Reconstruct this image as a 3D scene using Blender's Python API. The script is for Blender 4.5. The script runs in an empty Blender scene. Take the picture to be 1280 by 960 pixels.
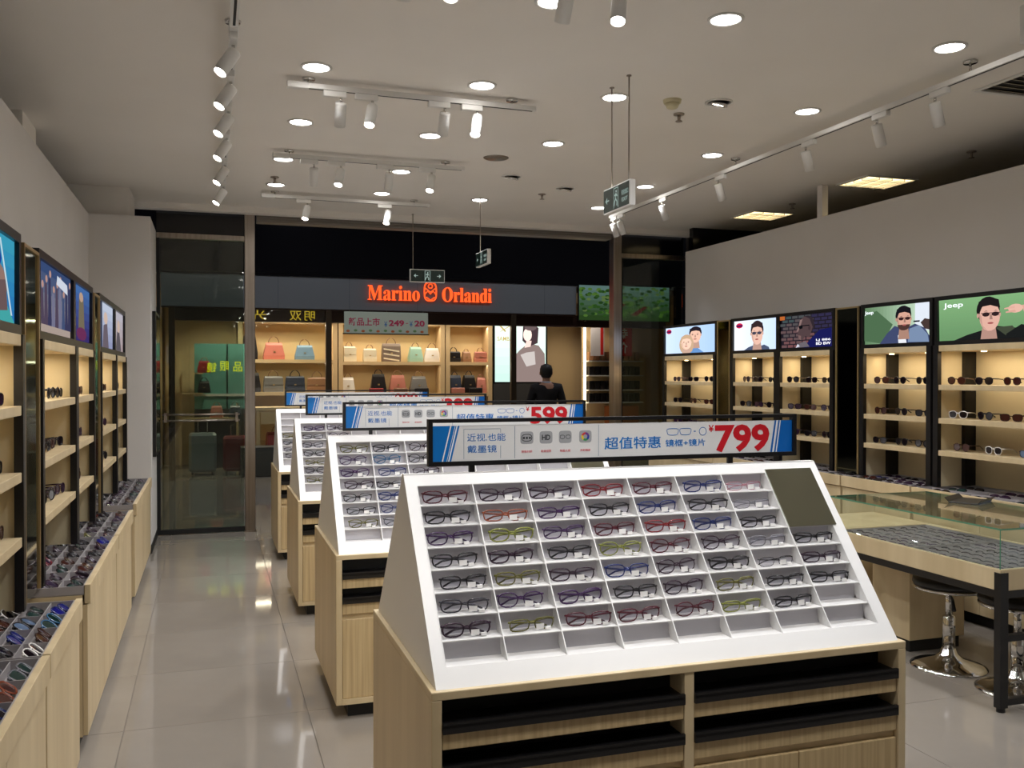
import bpy, bmesh, math, random
from mathutils import Vector, Matrix
PI = math.pi
random.seed(7)
COL = bpy.context.scene.collection

# ------------------------------------------------------------------ camera, world, exposure
H = 1.58
cam_d = bpy.data.cameras.new('camera'); cam_o = bpy.data.objects.new('camera', cam_d); COL.objects.link(cam_o)
cam_d.sensor_width = 36; cam_d.lens = 1150 / 1280 * 36; cam_d.clip_start = .05; cam_d.clip_end = 100
cam_o.location = (0, 0, H)
cam_o.rotation_euler = (math.radians(90 - .548), 0, -math.radians(18.15))
bpy.context.scene.camera = cam_o
W = bpy.data.worlds.new('world'); bpy.context.scene.world = W; W.use_nodes = True
W.node_tree.nodes['Background'].inputs[0].default_value = (.8, .75, .7, 1)
W.node_tree.nodes['Background'].inputs[1].default_value = .02
vs = bpy.context.scene.view_settings
vs.view_transform = 'Standard'; vs.look = 'None'; vs.gamma = 1; vs.use_curve_mapping = False
vs.exposure = 0.72
DOWN_W = 28.0        # watts of a recessed downlight
SPOT_W = 15.0        # watts of a track spotlight
CORR_FILL_W = 17.0        # watts of an added, unseen corridor lamp that brightens the fascia
WARM = (1, .96, .91); COOL = (.93, .96, 1)

# ------------------------------------------------------------------ materials
def srgb(r, g, b):
    f = lambda c: (c / 255 / 12.92) if c / 255 <= .04045 else ((c / 255 + .055) / 1.055) ** 2.4
    return (f(r), f(g), f(b), 1)
MATS = {}
def mat(name, rgb, rough=.5, metal=0, spec=.5, emit=0, coat=0):
    if name in MATS: return MATS[name]
    m = bpy.data.materials.new(name); m.use_nodes = True; MATS[name] = m
    p = m.node_tree.nodes['Principled BSDF']
    c = srgb(*rgb); m.diffuse_color = c
    p.inputs['Base Color'].default_value = c; p.inputs['Roughness'].default_value = rough
    p.inputs['Metallic'].default_value = metal; p.inputs['Specular IOR Level'].default_value = spec
    p.inputs['Coat Weight'].default_value = coat
    if emit:
        p.inputs['Emission Color'].default_value = c; p.inputs['Emission Strength'].default_value = emit
    return m
def noise_mat(name, a, b, scale, rough, metal=0, detail=4, bump=0, coords='Object', spec=.5):
    m = mat(name, a, rough, metal, spec); nt = m.node_tree; n = nt.nodes; p = n['Principled BSDF']
    tc = n.new('ShaderNodeTexCoord'); mp = n.new('ShaderNodeMapping'); mp.inputs['Scale'].default_value = scale
    nz = n.new('ShaderNodeTexNoise'); nz.inputs['Scale'].default_value = 1; nz.inputs['Detail'].default_value = detail
    rp = n.new('ShaderNodeValToRGB'); rp.color_ramp.elements[0].position = .3; rp.color_ramp.elements[1].position = .7
    rp.color_ramp.elements[0].color = srgb(*a); rp.color_ramp.elements[1].color = srgb(*b)
    l = nt.links.new
    l(tc.outputs[coords], mp.inputs[0]); l(mp.outputs[0], nz.inputs['Vector']); l(nz.outputs['Fac'], rp.inputs[0]); l(rp.outputs[0], p.inputs['Base Color'])
    if bump:
        bp = n.new('ShaderNodeBump'); bp.inputs['Strength'].default_value = bump; bp.inputs['Distance'].default_value = .002
        l(nz.outputs['Fac'], bp.inputs['Height']); l(bp.outputs[0], p.inputs['Normal'])
    return m
def glass_mat(name, tint, gloss=.08, rough=.02, gcol=(255, 255, 255)):
    m = bpy.data.materials.new(name); m.use_nodes = True; MATS[name] = m
    nt = m.node_tree; n = nt.nodes; n.clear(); l = nt.links.new
    o = n.new('ShaderNodeOutputMaterial'); t = n.new('ShaderNodeBsdfTransparent'); g = n.new('ShaderNodeBsdfGlossy')
    mx = n.new('ShaderNodeMixShader'); lw = n.new('ShaderNodeLayerWeight'); lw.inputs[0].default_value = .5; pw = n.new('ShaderNodeMath'); pw.operation = 'POWER'; pw.inputs[1].default_value = 4
    ad = n.new('ShaderNodeMath'); ad.operation = 'ADD'; ad.use_clamp = True; ad.inputs[1].default_value = gloss
    t.inputs[0].default_value = srgb(*tint); g.inputs['Roughness'].default_value = rough; g.inputs['Color'].default_value = srgb(*gcol)
    l(lw.outputs['Facing'], pw.inputs[0]); l(pw.outputs[0], ad.inputs[0]); l(ad.outputs[0], mx.inputs[0]); l(t.outputs[0], mx.inputs[1]); l(g.outputs[0], mx.inputs[2]); l(mx.outputs[0], o.inputs[0])
    return m
def emi(name, rgb, s):
    if name in MATS: return MATS[name]
    m = bpy.data.materials.new(name); m.use_nodes = True; MATS[name] = m
    nt = m.node_tree; n = nt.nodes; n.clear()
    o = n.new('ShaderNodeOutputMaterial'); e = n.new('ShaderNodeEmission')
    e.inputs[0].default_value = srgb(*rgb); e.inputs[1].default_value = s; nt.links.new(e.outputs[0], o.inputs[0])
    return m
wood = noise_mat('light maple veneer', (190, 169, 131), (208, 188, 151), (9, 9, .8), .42, bump=.05)
woodh = noise_mat('light maple veneer ribbed', (172, 147, 106), (202, 178, 134), (70, 70, 2), .45, bump=.08)
cream = noise_mat('cream back panel', (214, 198, 160), (224, 209, 172), (3, 3, 3), .55)
wallw = noise_mat('white wall paint', (214, 210, 206), (219, 215, 211), (2, 2, 2), .8)
ceilm = noise_mat('ceiling paint', (232, 227, 220), (236, 231, 224), (1.5, 1.5, 1.5), .85)
tilem = noise_mat('polished porcelain tile', (132, 124, 115), (144, 136, 126), (1.5, 1.5, 1.5), .05, detail=6)
grout = mat('tile grout', (108, 100, 91), .8)
whitel = mat('white lacquer', (226, 224, 222), .35)
whitep = mat('white plastic', (222, 220, 216), .4)
greyp = mat('grey acrylic tray', (158, 152, 152), .4)
black = mat('black lacquer', (16, 15, 17), .35)
blackm = mat('matt black', (12, 11, 12), .6)
steel = noise_mat('brushed steel', (150, 140, 130), (176, 166, 155), (40, 40, 1), .3, metal=1)
chrome = mat('chrome', (215, 213, 210), .08, 1)
gold = mat('champagne gold trim', (205, 178, 128), .3, .8)
mirror = mat('mirror', (215, 218, 210), .03, 1)
smoked = mat('smoked mirror', (120, 122, 108), .05, 1); rackmir = mat('rack mirror', (186, 190, 172), .06, 1)
padm = mat('black vinyl', (22, 20, 20), .4)
darkgl = mat('dark glossy cladding', (16, 16, 20), .12, 0, .5)
darkw = mat('dark wall', (40, 34, 30), .8)
fasc = mat('grey fascia', (104, 108, 112), .5)
glassc = glass_mat('clear glass', (249, 252, 250), .02)
glassd = glass_mat('door glass', (214, 222, 214), .05)
glasse = mat('green glass edge', (88, 140, 112), .1, 0, .5)
lensc = glass_mat('clear lens', (240, 240, 246), .06)
led = emi('led disc', (255, 250, 244), 14)
ledspot = emi('spot lens', (255, 247, 235), 25)
tagm = mat('white paper tag', (240, 238, 236), .6)

# ------------------------------------------------------------------ mesh builder
class M:
    def __init__(s): s.v = []; s.f = []; s.m = []; s.cur = 0; s.sm = []; s.smooth = False
    def add(s, vs, fs):
        b = len(s.v); s.v += [tuple(v) for v in vs]
        for f in fs: s.f.append([b + i for i in f]); s.m.append(s.cur); s.sm.append(s.smooth)
        return s
    def box(s, x0, x1, y0, y1, z0, z1):
        return s.add([(x0, y0, z0), (x1, y0, z0), (x1, y1, z0), (x0, y1, z0), (x0, y0, z1), (x1, y0, z1), (x1, y1, z1), (x0, y1, z1)],
                     [(3, 2, 1, 0), (4, 5, 6, 7), (0, 1, 5, 4), (1, 2, 6, 5), (2, 3, 7, 6), (3, 0, 4, 7)])
    def bev(s, x0, x1, y0, y1, z0, z1, b=.004):      # box with chamfered top and vertical edges
        def ring(z, i): return [(x0 + i + c, y0 + i, z) if 0 else p for c in (0,) for p in
            ((x0 + b + i, y0 + i, z), (x1 - b - i, y0 + i, z), (x1 - i, y0 + b + i, z), (x1 - i, y1 - b - i, z), (x1 - b - i, y1 - i, z), (x0 + b + i, y1 - i, z), (x0 + i, y1 - b - i, z), (x0 + i, y0 + b + i, z))]
        r = [ring(z0, b * .6), ring(z0 + b, 0), ring(z1 - b, 0), ring(z1, b * .6)]
        return s.loft(r)
    def loft(s, rings, cap=True, closed=True):
        n = len(rings[0]); vs = [p for r in rings for p in r]; fs = []
        for i in range(len(rings) - 1):
            for j in range(n if closed else n - 1):
                k = (j + 1) % n; fs.append((i * n + j, i * n + k, (i + 1) * n + k, (i + 1) * n + j))
        if cap: fs.append(tuple(range(n))[::-1]); fs.append(tuple(range((len(rings) - 1) * n, len(rings) * n)))
        return s.add(vs, fs)
    def prism(s, pts, axis, a, b):                    # 2-D polygon extruded along an axis
        def P(p, t): return (t, p[0], p[1]) if axis == 'x' else (p[0], t, p[1]) if axis == 'y' else (p[0], p[1], t)
        return s.loft([[P(p, a) for p in pts], [P(p, b) for p in pts]])
    def lathe(s, prof, n=20, c=(0, 0, 0)):
        s.smooth = True
        s.loft([[(c[0] + r * math.cos(2 * PI * i / n), c[1] + r * math.sin(2 * PI * i / n), c[2] + z) for i in range(n)] for r, z in prof])
        s.smooth = False; return s
    def tube(s, path, r, n=5, closed=False):
        path = [Vector(p) for p in path]; L = len(path); rings = []; up = None
        for i, p in enumerate(path):
            a = path[(i - 1) % L] if (closed or i) else p; b = path[(i + 1) % L] if (closed or i < L - 1) else p
            t = (b - a).normalized()
            if up is None: up = Vector((0, 0, 1)) if abs(t.z) < .9 else Vector((1, 0, 0)); up = Vector((0, 1, 0)) if closed else up
            x = t.cross(up).normalized(); y = x.cross(t).normalized()
            rr = r[i] if isinstance(r, (list, tuple)) else r
            rings.append([tuple(p + rr * (math.cos(2 * PI * k / n) * x + math.sin(2 * PI * k / n) * y)) for k in range(n)])
        s.smooth = True
        if closed: rings.append(rings[0]); s.loft(rings, cap=False)
        else: s.loft(rings)
        s.smooth = False; return s
    def slot(s, i): s.cur = i; return s
    def poly(s, pts, y=0.0): return s.add([(p[0], y, p[1]) for p in pts], [tuple(range(len(pts)))])
    def mesh(s, name='mesh', mats=()):
        me = bpy.data.meshes.new(name); me.from_pydata(s.v, [], s.f)
        for m in mats: me.materials.append(m)
        me.polygons.foreach_set('material_index', s.m); me.polygons.foreach_set('use_smooth', s.sm)
        me.update(); return me
def put(name, me, parent=None, loc=(0, 0, 0), rot=(0, 0, 0), mats=None, scale=None):
    o = bpy.data.objects.new(name, me); COL.objects.link(o); o.location = loc; o.rotation_euler = rot
    if scale: o.scale = scale
    if parent: o.parent = parent
    if mats:
        for i, m in enumerate(mats):
            o.material_slots[i].link = 'OBJECT'; o.material_slots[i].material = m
    return o
def part(name, m, mats, parent=None, loc=(0, 0, 0), rot=(0, 0, 0)):
    if not isinstance(mats, (list, tuple)): mats = [mats]
    return put(name, m.mesh(name, mats), parent, loc, rot)
def box(name, x0, x1, y0, y1, z0, z1, mt, parent=None): return part(name, M().box(x0, x1, y0, y1, z0, z1), mt, parent)
def tag(o, label, cat, group=None):
    o['label'] = label; o['category'] = cat
    if group: o['group'] = group
    return o
def thing(name, label, cat, loc=(0, 0, 0), rz=0, group=None, rot=None):
    o = bpy.data.objects.new(name, None); COL.objects.link(o); o.location = loc; o.rotation_euler = rot or (0, 0, rz)
    o.empty_display_size = .05
    return tag(o, label, cat, group)
def struct(o): o['kind'] = 'structure'; return o
TXT = {}
def text_mesh(s, size, extrude=.0004, offset=0.0, mt=None):
    key = (s, size, extrude, offset, mt.name if mt else '')
    if key in TXT: return TXT[key]
    c = bpy.data.curves.new('lettering', 'FONT'); c.body = s; c.size = size; c.extrude = extrude; c.offset = offset
    c.align_x = 'CENTER'; c.align_y = 'CENTER'; c.resolution_u = 3
    o = bpy.data.objects.new('lettering', c); COL.objects.link(o)
    bpy.context.view_layer.update()
    me = bpy.data.meshes.new_from_object(o.evaluated_get(bpy.context.evaluated_depsgraph_get()))
    bpy.data.objects.remove(o); bpy.data.curves.remove(c)
    me.name = 'lettering'; me.materials.clear()
    if mt: me.materials.append(mt)
    me['dims'] = [max(v.co.x for v in me.vertices) - min(v.co.x for v in me.vertices), max(v.co.y for v in me.vertices) - min(v.co.y for v in me.vertices)] if me.vertices else [1, 1]
    me['cen'] = [(max(v.co.x for v in me.vertices) + min(v.co.x for v in me.vertices)) / 2, (max(v.co.y for v in me.vertices) + min(v.co.y for v in me.vertices)) / 2] if me.vertices else [0, 0]
    TXT[key] = me; return me
def lettering(s, w, h, mt, parent, loc, rz=0, offset=0.0, name='lettering', extrude=.0004, mirror_x=False):
    """Text stretched to w x h, standing upright and facing -Y of its parent."""
    me = text_mesh(s, .1, extrude, offset, mt)
    sx, sy = w / me['dims'][0], h / me['dims'][1]
    if mirror_x: sx = -sx
    o = put(name, me, parent, (loc[0] - me['cen'][0] * sx * math.cos(rz), loc[1] - me['cen'][0] * sx * math.sin(rz), loc[2] - me['cen'][1] * sy), (PI / 2, 0, rz), scale=(sx, sy, 1))
    return o
def ell(cx, cz, rx, rz, n=14, a0=0, a1=2 * PI):
    return [(cx + rx * math.cos(a0 + (a1 - a0) * i / n), cz + rz * math.sin(a0 + (a1 - a0) * i / n)) for i in range(n if abs(a1 - a0 - 2 * PI) < 1e-6 else n + 1)]
ORD = ['first', 'second', 'third', 'fourth', 'fifth', 'sixth', 'seventh', 'eighth', 'ninth', 'tenth', 'eleventh', 'twelfth']
def ordn(i): return ORD[i]

# ------------------------------------------------------------------ floor, ceiling, walls
fl = part('floor', M().box(-6, 12, -3, 19, -.12, -.006), tilem); struct(fl)
tme = M().bev(.0015, .7985, .0015, .7985, -.006, 0, .0012).mesh('tile', [tilem])
for i in range(12):
    for j in range(16):
        x = -1.17 + .8 * i; y = 2.0 + .8 * j
        if x > 5 and y < 9: continue
        put('tile', tme, fl, (x, y, 0))
gr = part('grout', M().box(-1.17, 8.43, 2.0, 14.8, -.0059, -.0035), grout, fl)
near_f = part('threshold_floor', M().box(-3, 8, -3, 1.999, -.0059, 0), tilem, fl)
cl = part('ceiling', M().box(-3, 8, -3, 9.62, 3.25, 3.40), ceilm); struct(cl)
struct(part('wall_left', M().box(-1.1, -1.0, -3, 8.72, 0, 2.98), wallw))
struct(part('wall_left_return', M().box(-1.1, -.5, 8.72, 9.6, 0, 2.98), wallw))
struct(part('wall_right', M().box(5.1, 5.2, -3, 9.27, 0, 2.97), wallw))
struct(part('baseboard_left', M().box(-.5, -.494, 8.70, 9.6, 0, .08), blackm))
struct(part('wall_far_left', M().box(-3.1, -3, -3, 9.62, 0, 3.25), darkw))
struct(part('wall_far_right', M().box(8, 8.1, -3, 9.62, 0, 3.25), darkw))
struct(part('wall_back', M().box(-3, 8, -3.1, -3, 0, 3.25), wallw))
# space beyond: mall corridor enclosure
struct(part('wall_corridor_left', M().box(-6.1, -6, 9.6, 19, 0, 5), darkw))
struct(part('wall_corridor_right', M().box(12, 12.1, 9.6, 19, 0, 5), darkw))
struct(part('ceiling_corridor', M().box(-6, 12, 9.6, 19, 5, 5.1), blackm))
struct(part('wall_corridor_front', M().box(-6, -1.1, 9.6, 9.66, 0, 5), darkw))
struct(part('wall_corridor_front_right', M().box(5.32, 12, 9.6, 9.66, 0, 5), darkw))
struct(part('wall_corridor_over_shop', M().box(-1.1, 5.32, 9.64, 9.7, 3.40, 5), darkw))
# pillars over the partitions
for nm, (x0, x1, y0, y1), zz in (('trim_1', (-1.75, -1.12, 6.48, 6.95), 2.2), ('trim_2', (-2.2, -.68, 8.85, 9.45), 2.99)):
    struct(part(nm, M().box(x0, x1, y0, y1, zz, 3.25), ceilm))
tag(part('ceiling_post', M().box(5.10, 5.16, 6.83, 6.90, 2.97, 3.25), wallw), 'short white post from the top of the right partition to the ceiling', 'post')
struct(part('trim_3', M().box(-1.3, 5.4, 9.50, 9.62, 3.19, 3.25), ceilm))

for cy, cx in ((12.2, -2.5), (12.2, 1.5), (12.2, 5.5), (12.2, 9.0)):  # lamps added on the unseen corridor ceiling to lift the fascia opposite
    t = thing('corridor_fill_lamp', f'added unseen fill lamp in the dark mall corridor ceiling at {"left end middle-left middle-right right-end".split()[(cx > 0) + (cx > 4) + (cx > 8)]}', 'ceiling light', (cx, cy, 5.0)); part('lamp_face', M().box(-.4, .4, -.4, .4, -.03, 0), emi('corridor fill lamp face', (240, 240, 255), 3), t)
    ld = bpy.data.lights.new('lamp', 'AREA'); ld.size = .8; ld.energy = CORR_FILL_W; ld.color = (.92, .95, 1); lo = bpy.data.objects.new('lamp', ld); COL.objects.link(lo); lo.parent = t; lo.location = (0, 0, -.05)
# ------------------------------------------------------------------ storefront
YS = 9.67
def column(x0, x1, lab):
    t = thing('steel_column', lab, 'column', ((x0 + x1) / 2, YS, 0)); w = (x1 - x0) / 2
    part('cladding', M().bev(-w, w, -.04, .09, 0, 3.25, .004), steel, t)
    part('base_plate', M().box(-w - .01, w + .01, -.05, .10, 0, .012), steel, t)
column(.33, .43, 'tall brushed steel column beside the glass door on the left')
column(4.38, 4.48, 'tall brushed steel column at the right end of the shop entrance')
sh = thing('shutter_box', 'grey ribbed roller shutter housing across the top of the entrance', 'shutter', (2.4, YS, 3.13))
part('housing', M().box(-1.95, 1.95, -.03, .12, 0, .12), mat('shutter grey', (128, 120, 112), .4), sh)
for k in range(4): part('rib', M().box(-1.95, 1.95, -.045, -.031, .008 + .028 * k, .022 + .028 * k), mat('shutter grey', (128, 120, 112), .4), sh)
def shopdoor(nm, x0, x1, handle=True):
    d = struct(bpy.data.objects.new(nm, None)); COL.objects.link(d); d.location = (x0, YS, 0); w = x1 - x0
    part('glass_pane', M().box(.03, w - .01, .02, .032, .05, 2.93), glassd, d)
    part('bottom_rail', M().box(0, w, 0, .05, .005, .05), blackm, d)
    part('side_rail', M().box(0, .03, 0, .05, .05, 2.93), blackm, d)
    part('head_rail', M().bev(0, w, -.02, .06, 2.93, 2.98, .003), steel, d)
    part('transom_panel', M().box(0, w, .02, .04, 2.98, 3.20), darkgl, d)
    if handle:
        for z in (1.13, 1.19): part('push_bar', M().tube([(.05, -.03, z), (w - .05, -.03, z)], .009, 8), steel, d)
        for x in (.08, w - .08): part('bar_bracket', M().box(x - .012, x + .012, -.045, .02, 1.115, 1.205), steel, d)
    return d
shopdoor('door_1', -.5, .33); shopdoor('window_1', 4.48, 5.30, False)
struct(part('wall_dark_infill', M().box(5.2, 6.2, 9.28, 9.36, 0, 3.25), darkgl))
# narrow black mirror on the left return
m = thing('wall_mirror', 'tall narrow black framed mirror on the white wall beside the glass door', 'mirror', (-.5, 9.25, 1.5), PI / 2)
part('frame', M().box(-.33, .33, -.03, -.002, -.66, .66), black, m); part('mirror_glass', M().box(-.30, .30, -.034, -.0305, -.63, .63), mirror, m)

# ------------------------------------------------------------------ glasses
def outline(w, h, p, n=16, top=1.0, cx=0, cz=0):
    o = []
    for i in range(n):
        a = 2 * PI * i / n; c, s_ = math.cos(a), math.sin(a)
        x = math.copysign(abs(c) ** (2 / p), c) * w / 2; z = math.copysign(abs(s_) ** (2 / p), s_) * h / 2
        x *= 1 + (top - 1) * (z / h)
        o.append((cx + x, cz + z))
    return o
GM = {}
def glasses_meshes(shape):
    """shape: (lens w, lens h, exponent, rim radius, folded)"""
    if shape in GM: return GM[shape]
    w, h, p, r, folded = shape; cx = w / 2 + .009; zc = h / 2 + r
    fr = M(); lens = []
    for s_ in (-1, 1):
        o = outline(w, h, p, 14, 1.15, s_ * cx, zc)
        fr.tube([(a, abs(a) * .05, b) for a, b in o], r, 4, closed=True)
        lens.append(M().add([(a, abs(a) * .05 + .0005, b) for a, b in o], [tuple(range(14))]).mesh('lens', [lensc]))
    fr.tube([(-.011, 0, zc + h * .16), (0, -.002, zc + h * .24), (.011, 0, zc + h * .16)], r * 1.1, 4)
    e = 2 * cx - .009 + .0; xo = cx + w / 2
    for s_ in (-1, 1): fr.tube([(s_ * (xo - .003), .004, zc + h * .3), (s_ * (xo + .004), .008, zc + h * .3)], r * 1.4, 4)
    tm = []
    for s_ in (-1, 1):
        if folded: pth = [(s_ * (xo + .003), .008, zc + h * .3), (s_ * (xo - .01), .016 + .004 * s_, zc + h * .22), (-s_ * xo * .45, .02 + .004 * s_, zc - h * .1), (-s_ * xo * .8, .02 + .004 * s_, zc - h * .42)]
        else: pth = [(s_ * (xo + .003), .008, zc + h * .3), (s_ * (xo + .003), .05, zc + h * .28), (s_ * (xo - .002), .1, zc + h * .2), (s_ * (xo - .008), .135, zc - h * .25)]
        tm.append(M().tube(pth, [r * 1.3, r * 1.3, r * 1.2, r * 1.5], 4).mesh('temple', [black]))
    tg = M().add([(.012, -.0022, .003), (.036, -.0022, .003), (.036, -.0028, .019), (.012, -.0028, .019)], [(0, 1, 2, 3)])
    tg.box(.040, .056, -.008, -.001, 0.0005, .009).mesh('price_tag', [tagm])
    # one joined mesh for far copies: slots 0 frame 1 lens
    jn = M(); jn.add(fr.v, fr.f); jn.slot(1)
    for s_ in (-1, 1):
        o = outline(w, h, p, 14, 1.15, s_ * cx, zc); jn.add([(a, abs(a) * .05 + .0005, b) for a, b in o], [tuple(range(14))])
    jn.slot(0)
    for s_ in (-1, 1):
        pth = [(s_ * (xo + .003), .008, zc + h * .3), (s_ * (xo - .01), .016, zc + h * .22), (-s_ * xo * .8, .02, zc - h * .42)] if folded else [(s_ * (xo + .003), .008, zc + h * .3), (s_ * (xo - .002), .1, zc + h * .2), (s_ * (xo - .008), .13, zc - h * .2)]
        jn.tube(pth, r * 1.3, 4)
    GM[shape] = dict(frame=fr.mesh('frame', [black]), lens=lens, temple=tm, tag=tg.mesh('price_tag', [tagm]), joined=jn.mesh('glasses', [black, lensc]))
    return GM[shape]
FC = {n: mat(n + ' acetate', c, .25) for n, c in dict(black=(22, 18, 24), burgundy=(78, 18, 34), purple=(62, 34, 78), plum=(48, 26, 44), blue=(26, 40, 96), olive=(96, 92, 40), orange=(140, 74, 52), pink=(170, 116, 126), grey=(56, 54, 62), yellowgreen=(128, 132, 62), brown=(60, 36, 28), white=(225, 220, 215), silver=(120, 118, 124), cyan=(50, 100, 140), red=(120, 24, 32)).items()}
lensd = mat('dark sunglass lens', (22, 14, 18), .06, 0, .7); lensbr = mat('brown sunglass lens', (62, 30, 24), .06, 0, .7)
lensbl = mat('blue mirror lens', (40, 40, 150), .08, .5); lenspu = mat('violet lens', (42, 24, 48), .06, 0, .7); lensgr = mat('green lens', (22, 46, 42), .08, .1)
lensblu = mat('pale blue lens', (90, 110, 140), .08, .2)
FC['joint'] = FC['black']
SPEC = [(.058, .036, 3.0, .0021, True), (.056, .041, 2.3, .0020, True), (.058, .032, 3.4, .0021, True), (.059, .037, 2.7, .0025, True), (.057, .028, 3.2, .0012, True)]
SUN_F = [(.066, .054, 2.5, .003, True), (.068, .050, 3.2, .003, True), (.066, .058, 2.2, .003, True)]
SUN_O = [(.056, .048, 2.4, .0028, False), (.058, .044, 3.0, .0028, False), (.054, .050, 2.1, .0028, False)]
def spectacles(label, loc, rot=(0, 0, 0), shape=0, color='black', detail=True, group=None, name='eyeglasses', cat='spectacles', lens=None, tagged=True, shapes=None, lenslab=None):
    g = glasses_meshes((shapes or SPEC)[shape]); fm = FC[color]; lm = lens or lensc
    if not detail:
        o = put(name, g['joined'], None, loc, rot, [fm, lm]); return tag(o, label, cat, group)
    t = thing(name, label, cat, loc, group=group, rot=rot)
    put('frame', g['frame'], t, mats=[fm])
    for k in (0, 1): put('lens', g['lens'][k], t, mats=[lm]); put('temple', g['temple'][k], t, mats=[fm])
    if tagged: put('price_tag', g['tag'], t)
    return t

# ------------------------------------------------------------------ centre islands
XL, XR = .541, 2.043; CW = XR - XL
blue = mat('sign blue', (0, 110, 190), .4); blued = mat('sign deep blue', (0, 96, 180), .4); redm = mat('sign red', (196, 22, 36), .4); signw = mat('sign white', (222, 222, 222), .35)
greyi = mat('icon grey', (160, 162, 166), .4); linem = mat('hairline blue grey', (90, 120, 150), .5); darki = mat('icon ink', (40, 42, 48), .5)
signb = signw; pinkt = mat('pale red print', (216, 110, 120), .5)
MC = {}
def cm(key, fn, mats):
    if key not in MC: MC[key] = fn().mesh(key, mats)
    return MC[key]
NAMES4 = ['nearest', 'second', 'third', 'farthest']
PR = ['799', '599', '399', '299']
GRID = [  # colours of the spectacles on the nearest rack, row by row from the top; '-' empty
 ['burgundy', 'plum', 'plum', 'red', 'burgundy', 'blue', 'pink', '-'],
 ['black', 'orange', 'purple', 'black', 'blue', 'black', 'silver', '-'],
 ['purple', 'yellowgreen', 'purple', 'burgundy', 'red', 'blue', 'black', '-'],
 ['black', 'plum', 'black', 'yellowgreen', 'burgundy', 'plum', 'silver', 'black'],
 ['black', 'olive', 'plum', 'blue', 'plum', 'black', 'black', 'plum'],
 ['grey', 'purple', 'purple', 'black', 'plum', 'olive', 'black', 'black'],
 ['plum', 'olive', 'burgundy', 'burgundy', 'burgundy', 'yellowgreen', 'black', '-'],
 ['-'] * 8]
SH = [[0, 0, 0, 0, 0, 0, 4, 0], [0, 2, 2, 0, 0, 0, 4, 0], [0, 3, 0, 0, 0, 0, 2, 0], [0, 3, 0, 1, 1, 1, 2, 2], [0, 0, 0, 0, 1, 3, 4, 2], [0, 1, 3, 0, 1, 0, 2, 2], [3, 2, 0, 0, 1, 2, 2, 0], [0] * 8]
def island(k):
    y0 = (1.467 + 1.207 * k) * H; nm = NAMES4[k]; pos = ['nearest', 'second nearest', 'third nearest', 'farthest'][k]
    D = .9
    # --- cabinet
    c = thing('island_cabinet', f'{pos} light wood island cabinet with black slots, in the middle row', 'cabinet', ((XL + XR) / 2, y0 + D / 2, 0), group='island cabinets in the middle row')
    hx = CW / 2; hy = D / 2
    P = lambda name, key, fn, mt: put(name, cm(key, fn, mt if isinstance(mt, list) else [mt]), c)
    P('side_panel', 'isl_sideL', lambda: M().bev(-hx, -hx + .028, -hy, hy, .07, .735, .002), wood)
    P('side_panel', 'isl_sideR', lambda: M().bev(hx - .028, hx, -hy, hy, .07, .735, .002), wood)
    P('top_panel', 'isl_top', lambda: M().bev(-hx, hx, -hy, hy, .735, .757, .002), wood)
    P('divider_panel', 'isl_div', lambda: M().box(-.015, .015, -hy + .004, hy - .03, .07, .735), wood)
    P('bottom_panel', 'isl_bot', lambda: M().box(-hx + .0285, hx - .0285, -hy, hy - .03, .07, .095), wood)
    P('back_panel', 'isl_back', lambda: M().box(-hx + .0285, hx - .0285, hy - .028, hy - .004, .07, .735), wood)
    P('plinth', 'isl_plinth', lambda: M().box(-hx + .06, hx - .06, -hy + .05, hy - .05, 0, .069), blackm)
    for s_ in (-1, 1):
        xa, xb = (-hx + .03, -.016) if s_ < 0 else (.016, hx - .03)
        for q, (z0, z1, zb) in enumerate(((.602, .660, .732), (.483, .547, .601))):
            P('recess', f'isl_rec{s_}{q}', lambda: M().box(xa, xb, -hy + .09, -hy + .10, z1 - .002, zb), blackm)
            d = P('drawer', f'isl_drw{s_}{q}', lambda: M().bev(xa, xb, -hy + .006, -hy + .024, z0, z1, .002), woodh)
            put('drawer_handle', cm(f'isl_han{s_}{q}', lambda: M().box(xa, xb, -hy - .004, -hy + .09, z1 + .001, z1 + .009).box(xa, xb, -hy - .004, -hy + .006, z1 - .014, z1 + .016), [black]), d)
        P('rail', f'isl_rail{s_}', lambda: M().box(xa, xb, -hy + .02, -hy + .04, .455, .482), wood)
        xm = (xa + xb) / 2
        for a, b in ((xa, xm - .0015), (xm + .0015, xb)):
            P('door', f'isl_door{a:.3f}', lambda: M().bev(a, b, -hy + .006, -hy + .024, .097, .460, .002), woodh)
    # --- rack
    xl, xr = -hx + .016, hx - .016
    yb, zb, yt, zt = -.433, 0, -.012, .518           # slope foot and ridge, rack coordinates (origin on the cabinet top)
    r = thing('display_rack', f'{pos} white sloping eyeglass rack of cells on an island cabinet', 'display rack', ((XL + XR) / 2, y0 + D / 2, .757), group='sloping white racks on the islands')
    R = lambda name, key, fn, mt: put(name, cm(key, fn, mt if isinstance(mt, list) else [mt]), r)
    gable = [(yb, 0), (-yb, 0), (-yt, zt), (yt, zt)]
    R('gable_panel', 'rk_gL', lambda: M().prism(gable, 'x', xl, xl + .012), whitel)
    R('gable_panel', 'rk_gR', lambda: M().prism(gable, 'x', xr - .012, xr), whitel)
    sl = lambda z: yb + (yt - yb) * z / zt
    zi0, zi1 = .046, .488; x0, x1 = xl + .036, xr - .042
    th = .014
    def bar(za, zb_, xa, xb):                         # slab lying in the slope
        return M().prism([(sl(za), za), (sl(zb_), zb_), (sl(zb_) + th, zb_ - .001), (sl(za) + th, za - .001 if za > .01 else 0)], 'x', xa, xb)
    R('frame_bottom', 'rk_b', lambda: bar(0.0, zi0, xl + .012, xr - .012), whitel)
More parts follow.
